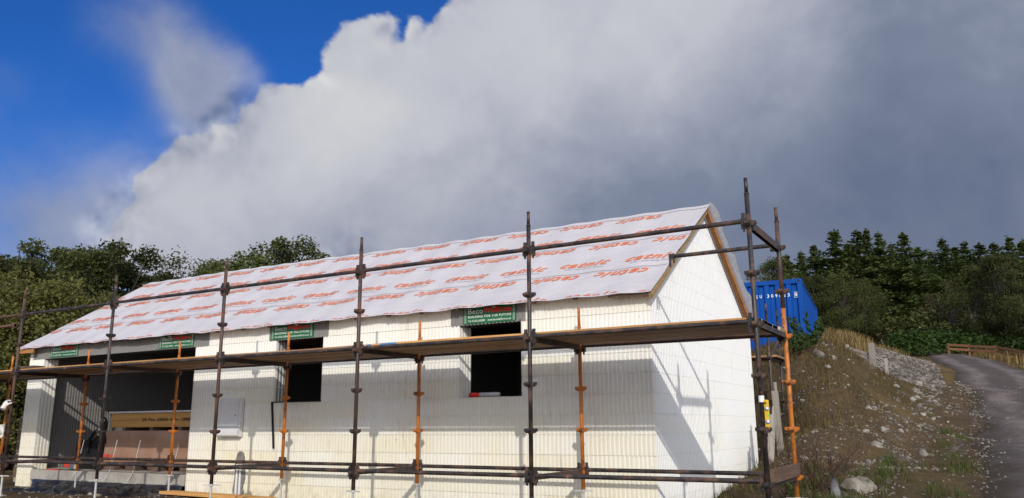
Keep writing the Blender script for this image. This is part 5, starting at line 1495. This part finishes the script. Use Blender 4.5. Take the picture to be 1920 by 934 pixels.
def broad_me(seed, H=10.0, R=3.4, nb=34, per=230, leaf=0.14, low=0.18, airy=0.0):
    rs = np.random.RandomState(seed); V, F = [], []
    tm = MB(); trunk_top = np.array([rs.normal() * 0.3, rs.normal() * 0.3, H * 0.5])
    tm.poly([(0, 0, -0.5), tuple(trunk_top * 0.5 + rs.normal(size=3) * 0.08), tuple(trunk_top)], [0.22, 0.17, 0.11], 8)
    for b in range(nb):
        t = rs.uniform(low, 0.97) ** 0.9
        prof = math.sin(math.pi * min(1, (t - low * 0.6) / (1.02 - low * 0.6))) ** 0.55
        a = rs.uniform(0, 6.28); rad = R * prof * math.sqrt(rs.uniform(0.05, 1.0)) * 0.85
        c = np.array([math.cos(a) * rad, math.sin(a) * rad, H * t])
        br = R * rs.uniform(0.20, 0.40) * (1.0 if t < 0.8 else 0.7)
        st = trunk_top * rs.uniform(0.55, 1.0)
        tm.poly([tuple(st), tuple((st + c) / 2 + rs.normal(size=3) * 0.15), tuple(c)], [0.06, 0.04, 0.012], 5)
        for s in range(3):
            e = c + rs.normal(size=3) * br * 0.42; tm.tube(tuple(c), tuple(e), 0.014, 0.004, 4, caps=False)
        n = int(per * rs.uniform(0.6, 1.3))
        for _ in range(n):
            d = rs.normal(size=3); d /= np.linalg.norm(d)
            r = br * rs.uniform(0.25, 1.0) ** 0.6 * (1 + 0.35 * rs.normal() * (0.35 + airy))
            p = c + d * r * np.array([1.1, 1.1, 0.8])
            leafq(V, F, p, leaf * rs.uniform(0.6, 1.2), rs, 0.25, (0, 0, 1))
    return tm, V, F
def make_variant(res, leafmat, barkmat):
    tm, V, F = res
    me = bpy.data.meshes.new('crown'); me.from_pydata(V, [], F); me.materials.append(M[leafmat]); me.update()
    return tm.mesh('trunk', M[barkmat], True), me
VAR = {
 'c': [make_variant(conifer_me(10 + k, 12, 3.1 + 0.3 * k, 0.05 * k), 'needle', 'bark') for k in range(5)],
 'd': [make_variant(broad_me(30 + k, 10, 3.3 + 0.2 * k, 44, 360, 0.095), 'leaf', 'bark') for k in range(4)],
 'b': [make_variant(broad_me(50 + k, 10, 3.2, 30, 130, 0.13, 0.14, 0.5), 'leaf_brown', 'bark_pale') for k in range(2)],
 'l': [make_variant(broad_me(60 + k, 8, 3.6, 48, 340, 0.085, 0.06), 'leaf_light', 'bark') for k in range(2)],
 'e': [make_variant(broad_me(70, 10, 2.9, 34, 130, 0.08, 0.2, 0.6), 'leaf', 'bark')],
 'n': [make_variant(broad_me(80 + k, 10, 3.1, 46, 330, 0.09, 0.3), 'leaf_mid', 'bark') for k in range(2)],
}
NOM = {'c': 12.0, 'd': 10.3, 'b': 10.3, 'l': 8.2, 'e': 10.3, 'n': 10.3}
LAB = {'c': ('conifer', '{} conifer from the left in the pointed dark wood behind the track', 'conifers behind the track'),
       'd2': ('broadleaf_tree', '{} from the left of the dark broadleaf trees before the conifers', 'broadleaf trees before the conifers'),
       'b': ('birch_tree', '{} from the left of the brownish pale stemmed birches at the wood edge', 'brownish birches at the wood edge'),
       'd': ('broadleaf_tree', '{} from the left of the dark broadleaf trees behind the left half of the roof', 'broadleaf trees behind the house'),
       'l': ('bushy_tree', '{} from the left of the yellow green bushy trees beyond the house end', 'yellow green trees beyond the left end'),
       'n': ('round_tree', '{} from the left of the separate round crowned trees on the skyline behind the roof', 'round crowned trees behind the roof'),
       'e': ('thin_tree', 'airy thin crowned tree on the skyline left of the two separate round crowned trees', None)}
ORDINAL = ['first', 'second', 'third', 'fourth', 'fifth', 'sixth', 'seventh', 'eighth', 'ninth', 'tenth', 'eleventh', 'twelfth', 'thirteenth', 'fourteenth', 'fifteenth', 'sixteenth', 'seventeenth', 'eighteenth', 'nineteenth', 'twentieth']
def tkey(r): return 'd2' if (r[3] == 'd' and r[0] > -16 and r[1] > 40) else r[3]
TREES.sort(key=lambda r: math.atan2(r[0] - 1.83, r[1] + 7.83))
ORD = {}
for i, (x, y, zt, k) in enumerate(TREES):
    z0 = gz(x, y)
    if y > 45: z0 = max(z0, height(x, y))
    hgt = max(3.0, zt - z0)
    vs = VAR[k]; tm, cm = vs[i % len(vs)]
    key = tkey((x, y, zt, k)); nm, lab, grp = LAB[key]; lab = lab.format(ORDINAL[ORD.get(key, 0)]); ORD[key] = ORD.get(key, 0) + 1
    t = thing(nm, lab, 'tree', (x, y, z0), rnd.uniform(0, 6.28), grp)
    s = hgt / NOM[k]
    w = s if k in 'c' else max(s * 0.85, min(1.25, s)) 
    if k == 'c': w = max(0.8, min(1.15, s)) * rnd.uniform(1.5, 1.95)
    put('trunk', tm, t, (0, 0, 0), (0, 0, 0), (w, w, s)); put('crown', cm, t, (0, 0, 0), (0, 0, 0), (w, w, s))
# bracken and low scrub below the wood
def leafmass(name, pts, n, r, leaf, mat, label, cat, kind=None, seed=1):
    rs = np.random.RandomState(seed); V, F = [], []
    for x, y, rx, ry, h in pts:
        for _ in range(n):
            a = rs.uniform(0, 6.28); u = math.sqrt(rs.uniform(0, 1)); px = x + math.cos(a) * u * rx; py = y + math.sin(a) * u * ry
            top = h * math.sqrt(max(0.02, 1 - u * u)) * (0.75 + 0.5 * noise.noise(Vector((px * 0.9, py * 0.9, seed))))
            leafq(V, F, np.array([px, py, height(px, py) + max(0.05, top) * rs.uniform(0.25, 1.0) ** 0.5]), leaf * rs.uniform(0.6, 1.3), rs, 0.4, (0, 0, 1))
    me = bpy.data.meshes.new(name); me.from_pydata(V, [], F); me.materials.append(M[mat]); me.update()
    o = link(bpy.data.objects.new(name, me)); tag(o, label, cat, kind=kind); return o
leafmass('bracken', [(-1.6, 45, 1.5, 1.6, 1.7), (-0.5, 49, 2.2, 1.8, 1.9), (1.2, 51, 2.4, 1.8, 1.8), (3.0, 51, 2.6, 1.8, 1.8), (4.8, 50, 2.4, 1.8, 1.7), (6.6, 49, 2.4, 1.8, 1.7)], 2600, 1, 0.12, 'bracken', 'green bracken thicket between the track and the wood', 'bracken', 'stuff', 4)
leafmass('undergrowth', [(x, 57 + 2.5 * math.sin(x), 2.6, 2.4, 3.2) for x in (-13, -10.5, -8, -5.5, -3, -0.5, 2, 4.5, 7)], 1500, 1, 0.17, 'leaf', 'dark undergrowth along the foot of the wood', 'undergrowth', 'stuff', 8)
leafmass('scrub', [(-19.5, 6.5, 2.4, 2.0, 3.0), (-17.5, 8.5, 2.0, 2.0, 2.4), (-23, 5.5, 2.5, 2.0, 3.4), (-26, 4.0, 2.5, 2.0, 3.0)], 3000, 1, 0.075, 'leaf', 'dark green scrub beyond the left end of the house', 'scrub', 'stuff', 9)
